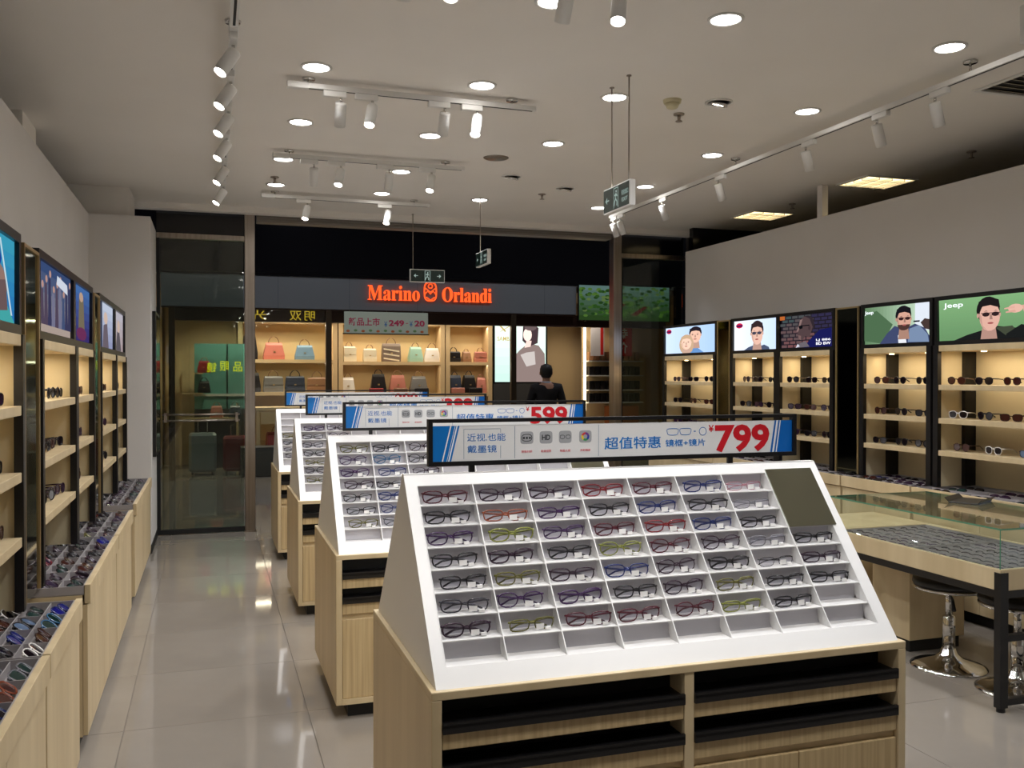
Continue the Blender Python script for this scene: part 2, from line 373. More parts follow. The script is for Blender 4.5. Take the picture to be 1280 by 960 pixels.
    R('frame_top', 'rk_t', lambda: bar(zi1, zt, xl + .012, xr - .012), whitel)
    R('frame_side', 'rk_l', lambda: bar(zi0, zi1, xl + .012, x0), whitel)
    R('frame_side', 'rk_r', lambda: bar(zi0, zi1, x1, xr - .012), whitel)
    R('ridge_cap', 'rk_cap', lambda: M().box(xl, xr, yt, -yt, zt, zt + .003), whitel)
    R('rear_panel', 'rk_rear', lambda: M().prism([(-yb - .012, 0), (-yb, 0), (-yt, zt), (-yt - .012, zt)], 'x', xl + .012, xr - .012), whitel)
    dz = (zi1 - zi0) / 8; dx = (x1 - x0) / 8; dep = .072
    for i in range(9):
        z = zi0 + dz * i
        put('shelf_divider', cm('rk_sh', lambda: M().box(x0, x1, 0, dep, -.003, 0), [whitel]), r, (0, sl(z) + .0005, z))
        if i < 8: put('cell_back', cm('rk_bk', lambda: M().box(x0, x1, dep - .003, dep, 0, dz - .003), [greyw]), r, (0, sl(z), z))
    for j in range(9):
        x = x0 + dx * j
        put('partition', cm('rk_pt', lambda: M().prism([(sl(zi0), zi0), (sl(zi1), zi1), (sl(zi1) + .055, zi1), (sl(zi0) + .055, zi0)], 'x', -.0014, .0014), [whitel]), r, (x, 0, 0))
    # mirror panel in the top right corner
    zz0 = zi0 + dz * 5; ang = math.atan2(zt, yt - yb)
    tag(part('rack_mirror', M().prism([(sl(zz0) - .004, zz0 + .001), (sl(zi1 + .01) - .004, zi1 + .011), (sl(zi1 + .01) - .0005, zi1 + .009), (sl(zz0) - .0005, zz0 - .001)], 'x', x0 + dx * 7 + .002, x1 + .012), rackmir, None, ((XL + XR) / 2, y0 + D / 2, .757)),
        f'grey mirror panel covering the top right cells of the {pos} white rack', 'mirror', 'mirror panels on the white racks')
    # --- spectacles
    for i in range(8):
        for j in range(8):
            row = i; colr = GRID[i][j] if k == 0 else ('-' if i == 7 or (j == 7 and i < 3) or (i < 3 and k == 3) else random.choice(['black', 'black', 'plum', 'grey', 'blue' if k == 1 else 'plum', 'olive', 'purple', 'black']))
            if k == 1 and (i, j) == (1, 1): colr = 'cyan'
            if k == 1 and not (j < 3 or i < 2): continue
            if k == 2 and not (j < 2 or i < 1): continue
            if k == 3 and j > 0: continue
            if k >= 1 and i < 1 and j > 6: continue
            if colr == '-': continue
            zc = zi0 + dz * (7 - i); xc = x0 + dx * (j + .5)
            shp = SH[i][j] if k == 0 else random.choice([0, 0, 2, 3, 1])
            sty = {0: 'rectangular', 1: 'round', 2: 'narrow rectangular', 3: 'wide rounded', 4: 'thin rimmed'}[shp]
            col_w = {'yellowgreen': 'yellow-green', 'silver': 'silver'}.get(colr, colr)
            lab = f'{sty} {col_w} spectacles, {ordn(i)} row from top, {ordn(j)} from left on the {nm} white rack'
            spectacles(lab, ((XL + XR) / 2 + xc + random.uniform(-.012, .006), y0 + D / 2 + sl(zc) + .022 + random.uniform(-.003, .005), .757 + zc + .0015),
                       (random.uniform(-.12, .05), 0, random.uniform(-.12, .10)), shp, colr, k < 2, f'spectacles on the {nm} white rack')
    # --- sign
    s0x, s1x, sz0, sz1 = .634, 1.955, .822 * H, .914 * H; ys = y0 + D / 2
    g = thing('price_sign', f'long black framed sign with price {PR[k]} above the {pos} white rack', 'sign', ((s0x + s1x) / 2, ys, .757 + zt + .003), group='price signs above the racks')
    zb_ = sz0 - (.757 + zt + .003); zt_ = sz1 - (.757 + zt + .003); hw = (s1x - s0x) / 2; fw = .014
    G = lambda name, key, fn, mt: put(name, cm(key, fn, [mt]), g)
    for x in (-.52, .40): G('post', f'sg_p{x}', lambda: M().box(x - .009, x + .009, -.006, .006, 0, zb_ + .001), black)
    G('frame_bar', 'sg_b', lambda: M().box(-hw, hw, -.012, .012, zb_, zb_ + fw), black)
    G('frame_bar', 'sg_t', lambda: M().box(-hw, hw, -.012, .012, zt_ - fw * .8, zt_), black)
    G('frame_bar', 'sg_l', lambda: M().box(-hw, -hw + fw, -.012, .012, zb_ + fw, zt_ - fw * .8), black)
    G('frame_bar', 'sg_r', lambda: M().box(hw - fw, hw, -.012, .012, zb_ + fw, zt_ - fw * .8), black)
    pz0, pz1 = zb_ + fw, zt_ - .8 * fw - .010
    pn = G('sign_panel', 'sg_pan', lambda: M().box(-hw + fw, hw - fw, -.003, .003, pz0, pz1), signb)
    X = lambda x: x - (s0x + s1x) / 2                 # world x on the sign to sign x
    yf = -.0034
    def pr(name, pts, mt, lay=0): put(name, cm(f'sg_{name}_{pts[0]}_{mt.name}', lambda: M().poly(pts, yf - .0003 * lay), [mt]), pn)
    ph = pz1 - pz0; xa = -hw + fw
    pr('blue_band', [(xa, pz0), (xa + .045, pz0), (xa + .072, pz1), (xa, pz1)], blue)
    for q in (0, 1): pr('white_stripe', [(xa + .030 + .02 * q, pz0), (xa + .034 + .02 * q, pz0), (xa + .061 + .02 * q, pz1), (xa + .057 + .02 * q, pz1)], tagm, 1)
    pr('blue_strip', [(xa + .047, pz0), (xa + .060, pz0), (xa + .087, pz1), (xa + .074, pz1)], blue)
    xb = hw - fw
    pr('blue_band', [(xb, pz0), (xb - .072, pz0), (xb - .055, pz1), (xb, pz1)], blued)
    pr('blue_strip', [(xb - .088, pz0), (xb - .078, pz0), (xb - .060, pz1), (xb - .070, pz1)], blued)
    for q in (0, 1): pr('white_stripe', [(xb - .066 - .014 * q, pz0), (xb - .062 - .014 * q, pz0), (xb - .045 - .014 * q, pz1), (xb - .049 - .014 * q, pz1)], tagm, 1)
    for x in (.915, 1.203): pr('rule', [(X(x), pz0 + .004), (X(x) + .0015, pz0 + .004), (X(x) + .0015, pz1 - .004), (X(x), pz1 - .004)], linem)
    bx0, bx1, bz0, bz1 = X(.748), X(.868), pz0 + .006, pz1 - .012
    for a in ((bx0, bx0 + .0012, bz0, bz1), (bx1, bx1 + .0012, bz0, bz0 + .04), (bx1, bx1 + .0012, bz1 - .012, bz1)): pr('box_rule', [(a[0], a[2]), (a[1], a[2]), (a[1], a[3]), (a[0], a[3])], linem)
    pr('box_rule', [(bx0, bz1), (bx1, bz1), (bx1, bz1 + .0012), (bx0, bz1 + .0012)], linem)
    lettering('近视.也能', .125, .024, blue, pn, (X(.822), yf, pz0 + ph * .66))
    lettering('戴墨镜', .095, .024, blue, pn, (X(.808), yf, pz0 + ph * .33))
    ic = pz0 + ph * .62
    for q, (x, t4) in enumerate(zip((.956, 1.021, 1.087, 1.157), ('超强材质', '高清视界', '轻盈大框', '多彩镜架'))):
        pr('icon_tile', outlinep(X(x), ic, .044, .040), greyi)
        lettering(t4, .036, .008, pinkt, pn, (X(x), yf, pz0 + ph * .22))
        if q == 1: lettering('HD', .028, .017, darki, pn, (X(x), yf - .0004, ic), offset=.002)
        if q == 0:
            for e in (-1, 0, 1): pr('icon_mark', [(X(x) + e * .01 - .003, ic - .004), (X(x) + e * .01 + .003, ic - .004), (X(x) + e * .01 + .003, ic + .003), (X(x) + e * .01 - .003, ic + .003)], darki, 1)
            put('icon_ring', cm(f'sg_ring{x}', lambda: M().tube([(a, yf, b) for a, b in outline(.034, .022, 2.6, 14, 1, X(x), ic)], .0011, 4, True), [darki]), pn)
        if q == 2: put('icon_glasses', cm(f'sg_gl{x}', lambda: M().tube([(a, yf, b) for a, b in outline(.015, .012, 3, 12, 1.1, X(x) - .010, ic)], .0008, 4, True).tube([(a, yf, b) for a, b in outline(.015, .012, 3, 12, 1.1, X(x) + .010, ic)], .0008, 4, True), [darki]), pn)
        if q == 3:
            for e, cc in enumerate(('icon red', 'icon yellow', 'icon green', 'icon blue', 'icon violet')):
                a0 = PI / 2 + 2 * PI * e / 5; a1 = a0 + 2 * PI / 5
                pr('icon_petal', ell(X(x), ic, .014, .014, 4, a0, a1) + ell(X(x), ic, .007, .007, 4, a1, a0), mat(cc, [(210, 60, 60), (230, 200, 50), (60, 150, 90), (30, 60, 170), (110, 50, 140)][e], .4), 1)
    lettering('超值特惠', .205, .040, blue, pn, (X(1.327), yf, pz0 + ph * .40), offset=.001)
    for xg, wg in ((1.474, .042), (1.522, .042)):
        put('glasses_drawing', cm(f'sg_gd{xg}', lambda: M().tube([(a, yf, b) for a, b in outline(wg, .022, 4, 16, 1.25, X(xg), pz0 + ph * .70)], .0011, 4, True), [blue]), pn)
    put('lens_drawing', cm('sg_ld', lambda: M().tube([(a, yf, b) for a, b in outline(.027, .027, 2, 16, 1, X(1.588), pz0 + ph * .70)], .0011, 4, True), [blue]), pn)
    pr('plus_sign', [(X(1.553), pz0 + ph * .69), (X(1.561), pz0 + ph * .69), (X(1.561), pz0 + ph * .72), (X(1.553), pz0 + ph * .72)], blue)
    lettering('镜框+镜片', .15, .024, blue, pn, (X(1.522), yf, pz0 + ph * .36), offset=.001)
    lettering('¥', .02, .024, redm, pn, (X(1.620), yf, pz0 + ph * .78), offset=.001)
    lettering(PR[k], .215, .098 if 0 else ph * .86, redm, pn, (X(1.742), yf, pz0 + ph * .46), offset=.0035)
def outlinep(cx, cz, w, h): return outline(w, h, 5, 20, 1.0, cx, cz)
greyw = mat('cell back grey white', (196, 193, 198), .5)
for k in range(4): island(k)

# ------------------------------------------------------------------ light boxes with printed pictures
def E_(rgb, s=1.0): return emi('screen %d %d %d %.1f' % (*rgb, s), rgb, s)
def picture(parent, w, h, layers, s=.9):
    """layers: (rgb, points in 0..1 x 0..1 of the picture). One flat printed sheet."""
    mm = M(); mats = []
    for n_, (rgb, pts) in enumerate(layers):
        mt = E_(rgb, s)
        if mt not in mats: mats.append(mt)
        mm.slot(mats.index(mt)); mm.poly([((p[0] - .5) * w, (p[1] - .5) * h) for p in pts], -.0003 * n_)
    return part('printed_picture', mm, mats, parent)
Rct = lambda x0, x1, z0, z1: [(x0, z0), (x1, z0), (x1, z1), (x0, z1)]
def clip(pts): return [(min(max(a, 0), 1), min(max(b, 0), 1)) for a, b in pts]
SKIN = (206, 160, 140); SKD = (160, 112, 96)
def head(cx, cz, r, asp, hair, skin=SKIN, glasses=None, beard=None, turn=0, long=False):
    """asp: picture h/w so circles stay round"""
    rx = r * asp; L = []
    if long: L.append((hair, clip(ell(cx, cz - r * .35, rx * 1.08, r * 1.6, 18))))
    L.append((tuple(int(c * .8) for c in skin), clip([(cx - rx * .45, cz - r * .7), (cx + rx * .45, cz - r * .7), (cx + rx * .6, cz - r * 1.9), (cx - rx * .6, cz - r * 1.9)])))
    L.append((hair, clip(ell(cx - turn * rx * .14, cz + r * .30, rx * .84, r * .92, 18))))
    L.append((skin, clip(ell(cx + turn * rx * .1, cz - r * .15, rx * .74, r * .98, 18))))
    L.append((hair, clip([(cx - rx * .78, cz + r * .15), (cx - rx * .5, cz + r * .55), (cx + rx * .1, cz + r * .62), (cx + rx * .8, cz + r * .40), (cx + rx * .7, cz + r * .95), (cx, cz + r * 1.22), (cx - rx * .75, cz + r * .9)])))
    L.append((tuple(int(c * .72) for c in skin), clip([(cx + turn * rx * .3 - rx * .06, cz), (cx + turn * rx * .3 + rx * .06, cz), (cx + turn * rx * .36 + rx * .1, cz - r * .35), (cx + turn * rx * .3 - rx * .1, cz - r * .35)])))
    L.append((tuple(int(c * .88) for c in skin), clip([(cx - rx * .70, cz + r * .1), (cx - rx * .52, cz - r * .1), (cx - rx * .44, cz - r * .75), (cx - rx * .1, cz - r * 1.08), (cx - rx * .45, cz - r * .85), (cx - rx * .66, cz - r * .35)])))
    for q in (-1, 1):
        if not beard or True: L.append((hair, clip([(cx + turn * rx * .3 + q * rx * .2, cz + r * .20), (cx + turn * rx * .3 + q * rx * .34, cz + r * .26), (cx + turn * rx * .3 + q * rx * .52, cz + r * .20), (cx + turn * rx * .3 + q * rx * .34, cz + r * .215)])))
        L.append((tuple(int(c * .9) for c in skin), clip(ell(cx + q * rx * .78, cz - r * .05, rx * .09, r * .17, 8))))
    if beard: L.append((beard, clip(ell(cx + turn * rx * .1, cz - r * .55, rx * .66, r * .55, 14, PI, 2 * PI))))
    L.append(((150, 80, 78), clip(ell(cx + turn * rx * .28, cz - r * .6, rx * .22, r * .07, 10))))
    gc = glasses or (50, 36, 34)
    for q in (-1, 1):
        ex = cx + turn * rx * .3 + q * rx * .34
        if glasses: L.append((gc, clip(ell(ex, cz + r * .0, rx * .27, r * .15, 12))))
        else: L.append((gc, clip(ell(ex, cz + r * .03, rx * .12, r * .06, 8))))
    if glasses: L.append((gc, clip(Rct(cx + turn * rx * .3 - rx * .7, cx + turn * rx * .3 + rx * .7, cz + r * .06, cz + r * .11))))
    return L
def grad(c0, c1, n=20, vertical=True):
    L = []
    for i in range(n):
        c = tuple(int(c0[q] + (c1[q] - c0[q]) * i / (n - 1)) for q in range(3))
        a, b = i / n, (i + 1) / n
        L.append((c, Rct(0, 1, a, b) if vertical else Rct(a, b, 0, 1)))
    return L
def lightbox(label, w, h, loc, rz, layers, texts=(), fr=.035, s=.9, group=None):
    t = thing('lightbox_poster', label, 'light box', loc, rz, group)
    part('frame', M().box(-w / 2, w / 2, 0, .045, 0, fr).box(-w / 2, w / 2, 0, .045, h - fr, h).box(-w / 2, -w / 2 + fr, 0, .045, fr, h - fr).box(w / 2 - fr, w / 2, 0, .045, fr, h - fr), black, t)
    part('housing', M().box(-w / 2 + fr, w / 2 - fr, .02, .045, fr, h - fr), blackm, t)
    iw, ih = w - 2 * fr, h - 2 * fr
    p = picture(t, iw, ih, layers, s); p.location = (0, .018, h / 2)
    for (st, cx, cz, tw, th_, rgb) in texts: lettering(st, tw * iw, th_ * ih, E_(rgb, 1.0), p, ((cx - .5) * iw, -.0003 * len(layers) - .001, (cz - .5) * ih), offset=.0008)
    return t

# ------------------------------------------------------------------ wall display units
def wall_unit(side, ya, yb, xf, depth, zt, zs, ztop, tvname, post=.05, strips=.055, postfront=True):
    """side -1 left wall, +1 right. local x along the wall, room towards -y."""
    w = abs(yb - ya); rz = PI / 2 if side < 0 else -PI / 2
    nm = 'left' if side < 0 else 'right'
    t = thing('wall_shelf_unit', f'cream backed shelf unit below {tvname}, {nm} wall', 'shelf unit', (xf, (ya + yb) / 2, zt), rz, f'shelf units along the {nm} wall')
    hw = w / 2; h = ztop - zt
    part('back_panel', M().box(-hw + .012, hw - .012, depth - .02, depth - .002, 0, h - .01), cream, t)
    for s_ in (-1, 1):
        sx = lambda a, b: sorted((s_ * hw - s_ * a, s_ * hw - s_ * b))
        part('side_panel', M().box(*sx(.0005, .020), .0205, depth - .021, 0, h), cream, t)
        part('front_post', M().box(*sx(0, .044), -.012, .020, 0, h), black, t)
        part('corner_strip', M().box(*sx(.0205, .052), depth - .115, depth - .0205, 0, h - .043), black, t)
    sh_me = M().bev(-hw + .0445, hw - .0445, -.006, depth - .116, -.036, 0, .002).mesh('shelf', [wood])
    for z in zs: put('shelf', sh_me, t, (0, 0, z - zt))
    part('top_shelf', M().bev(-hw + .0445, hw - .0445, -.006, depth - .0215, h - .042, h - .0005, .002), wood, t)
    for q in (-.25, .25): part('puck_light', M().lathe([(.018, -.006), (.018, 0)], 12, (q * w, depth * .4, h - .0425)), emi('warm puck', (255, 226, 170), 6), t)
    ld = bpy.data.lights.new('shelf_led', 'AREA'); ld.shape = 'RECTANGLE'; ld.size = w * .8; ld.size_y = .03; ld.energy = PUCK_W * w; ld.color = (1, .84, .6)
    lo = bpy.data.objects.new('shelf_led', ld); COL.objects.link(lo); lo.parent = t; lo.location = (0, depth * .45, h - .055)
    return t
PUCK_W = 1.25
def base_cabinet(side, ya, yb, xfront, xwall, ztop, lab, doors=2):
    w = abs(yb - ya); rz = PI / 2 if side < 0 else -PI / 2; dp = abs(xfront - xwall)
    t = thing('base_cabinet', lab, 'cabinet', (xfront, (ya + yb) / 2, 0), rz, f'base cabinets along the {"left" if side < 0 else "right"} wall')
    hw = w / 2
    part('carcass', M().box(-hw, hw, .02, dp, .07, ztop - .04), wood, t)
    part('tray_apron', M().bev(-hw, hw, -.012, .012, ztop - .075, ztop + .004, .002), wood, t)
    part('plinth', M().box(-hw + .03, hw - .01, .045, dp - .02, 0, .069), blackm, t)
    for q in range(doors):
        a = -hw + .003 + (w - .006) / doors * q; part('door', M().bev(a + .0015, a + (w - .006) / doors - .0015, 0, .019, .075, ztop - .080, .0015), wood, t)
    return t
def tray(side, ya, yb, xfront, depth, ztop, lab, rows, cols, filler, grp):
    """rows along the wall, cols across from the room side"""
    w = abs(yb - ya); rz = PI / 2 if side < 0 else -PI / 2; hw = w / 2
    o = (xfront + side * .014, (ya + yb) / 2, ztop - .039)
    t = thing('cell_tray', lab, 'tray', o, rz, grp)
    part('tray_floor', M().box(-hw + .004, hw - .004, 0, depth, 0, .004), greyp, t)
    part('tray_rim', M().box(-hw + .004, hw - .004, 0, .004, .004, .038).box(-hw + .004, hw - .004, depth - .004, depth, .004, .038).box(-hw + .002, -hw + .006, 0, depth, .004, .038).box(hw - .006, hw - .002, 0, depth, .004, .038), greyp, t)
    dv = M().box(-hw + .006, hw - .006, -.0015, .0015, .004, .034).mesh('tray_divider', [greyp]); dc = M().box(-.0015, .0015, .004, depth - .004, .004, .030).mesh('tray_divider', [greyp])
    for j in range(1, cols): put('tray_divider', dv, t, (0, depth / cols * j, 0))
    for i in range(1, rows): put('tray_divider', dc, t, (-hw + w / rows * i, 0, 0))
    bpy.context.view_layer.update() if 0 else None
    Mx = Matrix.Translation(o) @ Matrix.Rotation(rz, 4, 'Z')
    for i in range(rows):
        for j in range(cols):
            p = Mx @ Vector((-hw + w / rows * (i + .5), depth / cols * (j + .16), .0105)); filler(i, j, p, rz, w / rows)
    return t
SUNC = [('black', lensd, 'dark'), ('black', lensd, 'dark'), ('plum', lenspu, 'violet'), ('brown', lensbr, 'brown'), ('black', lensd, 'dark'), ('plum', lensd, 'dark plum'), ('black', lensgr, 'green-lensed')]
def sun_filler(where, special={}, detail=False, count=None):
    def f(i, j, p, rz, cw):
        fc, lm, wd = special.get((i, j)) or random.choice(SUNC)
        sc_rot = (-1.0 + random.uniform(-.15, .15), random.uniform(-.1, .1), rz + random.uniform(-.15, .15))
        spectacles(f'{wd} sunglasses in {where}, {ordn(i)} across, {ordn(j)} back', p, sc_rot, random.randrange(3), fc, detail, f'sunglasses in {where}', 'sunglasses', 'sunglasses', lm, False, SUN_F)
    return f
def shelf_glasses(side, ya, yb, xf, zs, n, where, special={}, xin=.05, rows=None):
    rz = PI / 2 if side < 0 else -PI / 2
    for r_, z in enumerate(zs):
        nn = n if isinstance(n, int) else n[r_]
        for q in range(nn):
            f = (q + .5) / nn; y = (ya + f * (yb - ya)) + random.uniform(-.01, .01)
            fc, lm, wd = special.get((r_, q)) or random.choice(SUNC[:5])
            spectacles(f'{wd} sunglasses, {ordn(q)} on the {["top", "middle", "bottom"][r_]} shelf below {where}', (xf - side * .0 + side * (xin + random.uniform(0, .02)), y, z + .001), (0, 0, rz + random.uniform(-.25, .25) + side * .15), random.randrange(3), fc, True, f'sunglasses on the shelves below {where}', 'sunglasses', 'sunglasses', lm, False, SUN_O)

# pictures -----------------------------------------------------------------
def pic_green_man():
    L = grad((96, 134, 92), (118, 160, 112), 20)
    L += [((24, 26, 26), clip([(.12, 0), (.22, .12), (.34, .22), (.42, .30), (.58, .22), (.72, .26), (.86, .2), (.86, 0)])),
          ((60, 66, 52), clip([(.42, .26), (.50, .06), (.60, .0), (.56, .2), (.54, .28)]))]
    L += [((24, 26, 26), clip([(.60, .26), (.72, .34), (.88, .26), (.98, .30), (1, .1), (.8, 0), (.6, 0)])), (SKD, clip([(.92, .34), (1, .30), (1, .52), (.93, .62), (.86, .62), (.88, .5)])), (SKIN, clip(ell(.86, .66, .055, .12, 12)))]
    L += [((30, 24, 24), clip([(.80, .66), (.82, .72), (.70, .75), (.70, .70)]))]
    L += [((24, 26, 26), clip([(.50, .10), (.60, .30), (.70, .22), (.74, .0), (.5, .0)])), ((198, 152, 136), clip([(.62, .26), (.70, .20), (.72, .55), (.66, .74), (.60, .72), (.62, .55)]))] + head(.38, .57, .34, .29, (26, 22, 24), (205, 160, 145), (44, 30, 32), None, .5)
    L += [((210, 166, 150), clip(ell(.565, .66, .05, .10, 12))), ((196, 150, 134), clip([(.50, .60), (.56, .63), (.57, .58), (.50, .57)])), ((204, 158, 142), clip([(.49, .68), (.56, .72), (.56, .66), (.49, .655)]))]
    return L
def pic_vest_man():
    L = grad((90, 120, 88), (190, 210, 190), 20, False) + [((70, 98, 70), clip([(0, .1), (.3, 0), (.45, .5), (.2, .9), (0, .8)])), ((205, 212, 222), Rct(.78, 1, .3, 1))]
    L += [((58, 66, 98), clip([(.25, 0), (.36, .26), (.48, .46), (.62, .36), (.78, .48), (.92, .36), (1, .1), (1, 0)])), ((214, 216, 222), clip([(.54, 0), (.53, .2), (.58, .28), (.64, .2), (.66, 0)])), ((110, 128, 156), clip([(.68, .02), (.70, .36), (.84, .44), (.96, .2), (.98, 0)]))]
    L += [((64, 50, 48), clip([(.86, .5), (.92, .6), (1, .56), (1, .3), (.92, .34)])), ((30, 30, 36), Rct(.76, .85, .52, .56))]
    L += head(.62, .63, .28, .50, (22, 20, 26), (196, 150, 132), (50, 30, 32), (70, 48, 44), .35)
    return L
def pic_brick_profile():
    L = [((30, 26, 34), Rct(0, 1, 0, 1))]
    for i in range(9):
        for j in range(8):
            x = .01 + j * .125 + (i % 2) * .05; L.append(((104 - 5 * i + random.randint(-12, 10), 70, 72) if j < 5 else (44, 40, 66), clip(Rct(x, x + .105, .02 + i * .11, .10 + i * .11))))
    L += [((22, 24, 78), clip([(.48, 0), (.62, .25), (.78, .50), (1, .55), (1, 0)])), ((96, 90, 96), clip([(.34, 0), (.40, .12), (.52, .2), (.60, .02)]))]
    L += [((44, 36, 42), clip(ell(.56, .68, .13, .28, 18))), ((74, 58, 60), clip([(.42, .84), (.40, .70), (.385, .63), (.35, .50), (.375, .47), (.37, .42), (.385, .38), (.38, .34), (.40, .25), (.46, .22), (.52, .34), (.60, .30), (.66, .60), (.60, .86), (.50, .94)])),
          ((124, 100, 98), clip([(.42, .84), (.40, .70), (.385, .63), (.35, .50), (.38, .48), (.41, .58), (.44, .72), (.47, .86)])), ((110, 86, 84), clip([(.385, .38), (.40, .25), (.44, .23), (.44, .36)])), ((12, 12, 16), clip([(.39, .66), (.47, .68), (.47, .58), (.41, .56)])), ((12, 12, 16), clip(Rct(.46, .60, .645, .675))),
          ((58, 44, 48), clip(ell(.60, .58, .022, .07, 10))), ((196, 196, 210), clip([(.34, .0), (.38, .12), (.42, .04)])), ((170, 90, 40), clip(Rct(.02, .12, .88, 1)))]
    return L
def pic_white_man():
    L = grad((232, 238, 248), (196, 216, 240), 20, False) + [((70, 80, 104), clip([(.25, 0), (.36, .10), (.48, .16), (.58, .10), (.72, .16), (.82, .08), (.84, 0)])), ((190, 30, 70), clip(ell(.14, .84, .085, .09, 12))), ((60, 20, 70), clip(Rct(.07, .21, .80, .86)))]
    return L + head(.56, .55, .34, .52, (48, 36, 38), (218, 176, 158), (60, 60, 76))
def pic_couple():
    L = grad((200, 220, 246), (166, 196, 238), 20, False) + [((96, 138, 190), clip([(.40, 0), (.52, .16), (.66, .18), (.78, .0)])), ((190, 30, 70), clip(ell(.08, .86, .055, .09, 12))), ((60, 20, 70), clip(Rct(.03, .13, .82, .88)))]
    L += head(.62, .66, .26, .56, (34, 28, 36), (226, 182, 160)) + head(.45, .40, .24, .56, (190, 160, 130), (236, 196, 174), long=True)
    return L
def pic_blue_hair():
    L = grad((40, 120, 190), (60, 160, 190), 6) + [((20, 60, 170), clip(ell(.55, .72, .28, .3, 16))), ((150, 120, 110), clip(ell(.72, .42, .18, .28, 16))), ((70, 170, 170), clip([(.5, 0), (.6, .3), (.9, .2), (1, 0)])), ((110, 90, 90), clip([(.72, .1), (.9, .15), (.88, .5), (.76, .45)])), ((200, 225, 235), clip([(.80, .95), (.82, .95), (.96, .1), (.94, .1)]))]
    return L
def pic_crowd():
    L = grad((176, 160, 150), (58, 78, 120), 7)
    for i in range(9): L.append((random.choice([(60, 60, 92), (84, 72, 92), (120, 120, 146), (70, 84, 120)]), clip([(.08 + i * .1, .12), (.10 + i * .1, .62 + .1 * (i % 3)), (.16 + i * .1, .62 + .1 * (i % 3)), (.19 + i * .1, .12)])))
    for i in range(9): L.append(((190, 150, 140), clip(ell(.13 + i * .1, .68 + .1 * (i % 3), .03, .055, 10))))
    return L + [((214, 222, 236), clip([(.5, .78), (.85, .70), (.84, .86), (.52, .92)]))]
def pic_blue_tall():
    return grad((60, 50, 110), (70, 110, 170), 7) + [((120, 110, 90), clip([(.3, .05), (.36, .8), (.62, .8), (.7, .05)])), ((110, 50, 90), clip(ell(.5, .15, .3, .12, 12))), ((190, 160, 140), clip(ell(.48, .82, .12, .09, 12)))]
def pic_pale():
    return grad((150, 156, 190), (196, 206, 226), 6) + [((60, 66, 84), clip(Rct(0, .28, 0, 1))), ((110, 100, 110), clip([(.3, 0), (.36, .5), (.6, .6), (.7, 0)])), ((214, 190, 176), clip(ell(.5, .68, .13, .14, 12)))]
def pic_beige():
    return grad((176, 158, 160), (190, 186, 196), 5) + [((96, 90, 96), clip([(.2, 0), (.36, .5), (.6, .5), (.8, 0)])), ((210, 186, 170), clip(ell(.5, .64, .14, .16, 12)))]

# ------------------------------------------------------------------ left wall
ZL = [.980, 1.220, 1.467][::-1]; LT = .703; LX = -.67
left = [(2.45, 3.84, 'the blue haired portrait', pic_blue_hair), (4.22, 5.27, 'the crowd poster', pic_crowd), (5.27, 6.05, 'the deep blue poster', pic_blue_tall), (6.40, 7.43, 'the pale blue poster', pic_pale), (7.43, 8.27, 'the beige poster', pic_beige)]
for n_, (a, b, nm, pf) in enumerate(left):
    wall_unit(-1, a, b, LX, .33, LT, ZL, 1.73, nm)
    lightbox('light box with ' + nm + ' on the left wall', b - a, .375, (LX, (a + b) / 2, 1.7305), PI / 2, pf(), group='light boxes on the left wall', s=.55)
    aa = 3.0 if n_ == 0 else a
    sp = {(2, 1): ('white', lensd, 'white-framed')} if n_ == 2 else ({(1, 1): ('purple', lenspu, 'purple')} if n_ == 2 else {(1, 3): ('cyan', lensblu, 'pale blue')} if n_ == 0 else {})
    shelf_glasses(-1, aa + .06, b - .06, LX, ZL, [5, 6, 4, 5, 4][n_], nm, sp)
def mirror_column(side, ya, yb, xf, z0, z1, lab):
    t = thing('mirror_column', lab, 'mirror', (xf, (ya + yb) / 2, z0), PI / 2 if side < 0 else -PI / 2); hw = abs(yb - ya) / 2
    part('backing', M().box(-hw, hw, .006, .30, 0, z1 - z0), black, t)
    part('mirror_glass', M().box(-hw + .014, hw - .014, .001, .0055, .0, z1 - z0 - .014), smoked, t)
    for s_ in (-1, 1): part('gold_trim', M().box(s_ * hw - (0 if s_ < 0 else .013), s_ * hw + (.013 if s_ < 0 else 0), -.006, .0055, 0, z1 - z0), gold, t)
    part('gold_trim', M().box(-hw + .014, hw - .014, -.006, .0005, z1 - z0 - .013, z1 - z0), gold, t)
mirror_column(-1, 3.87, 4.19, LX, .706, 2.08, 'mirror strip with gold edges left of the crowd poster')
mirror_column(-1, 6.08, 6.37, LX, .706, 2.08, 'mirror strip with gold edges left of the pale blue poster')
LF = -.49
base_cabinet(-1, 2.0, 3.17, LF, -.998, LT - .0, 'light wood base cabinet nearest the camera at the left edge', 2)
base_cabinet(-1, 3.185, 3.94, LF, -.998, LT, 'light wood base cabinet under the blue haired portrait, left wall', 1)
base_cabinet(-1, 4.19, 5.43, LF, -.998, LT, 'light wood base cabinet under the crowd poster, left wall', 2)
base_cabinet(-1, 5.45, 6.43, LF, -.998, LT, 'light wood base cabinet under the deep blue poster, left wall', 1)
base_cabinet(-1, 6.72, 8.42, LF, -.998, LT, 'farthest light wood base cabinet on the left wall', 2)
gL = 'grey celled trays along the left wall'
wsp = ('white', lensd, 'white-framed'); bsp = ('blue', lensbl, 'blue mirrored'); gsp = ('silver', lensgr, 'silver green'); osp = ('orange', lensbr, 'amber'); ysp = ('olive', lensd, 'yellow-green')
tray(-1, 2.40, 3.17, LF, .34, LT, 'grey tray of metal sunglasses nearest the camera at left', 4, 4, sun_filler('the nearest left tray', {(3, 0): gsp, (3, 1): gsp, (2, 0): osp, (2, 1): osp, (1, 0): ('blue', lensd, 'navy')}), gL)
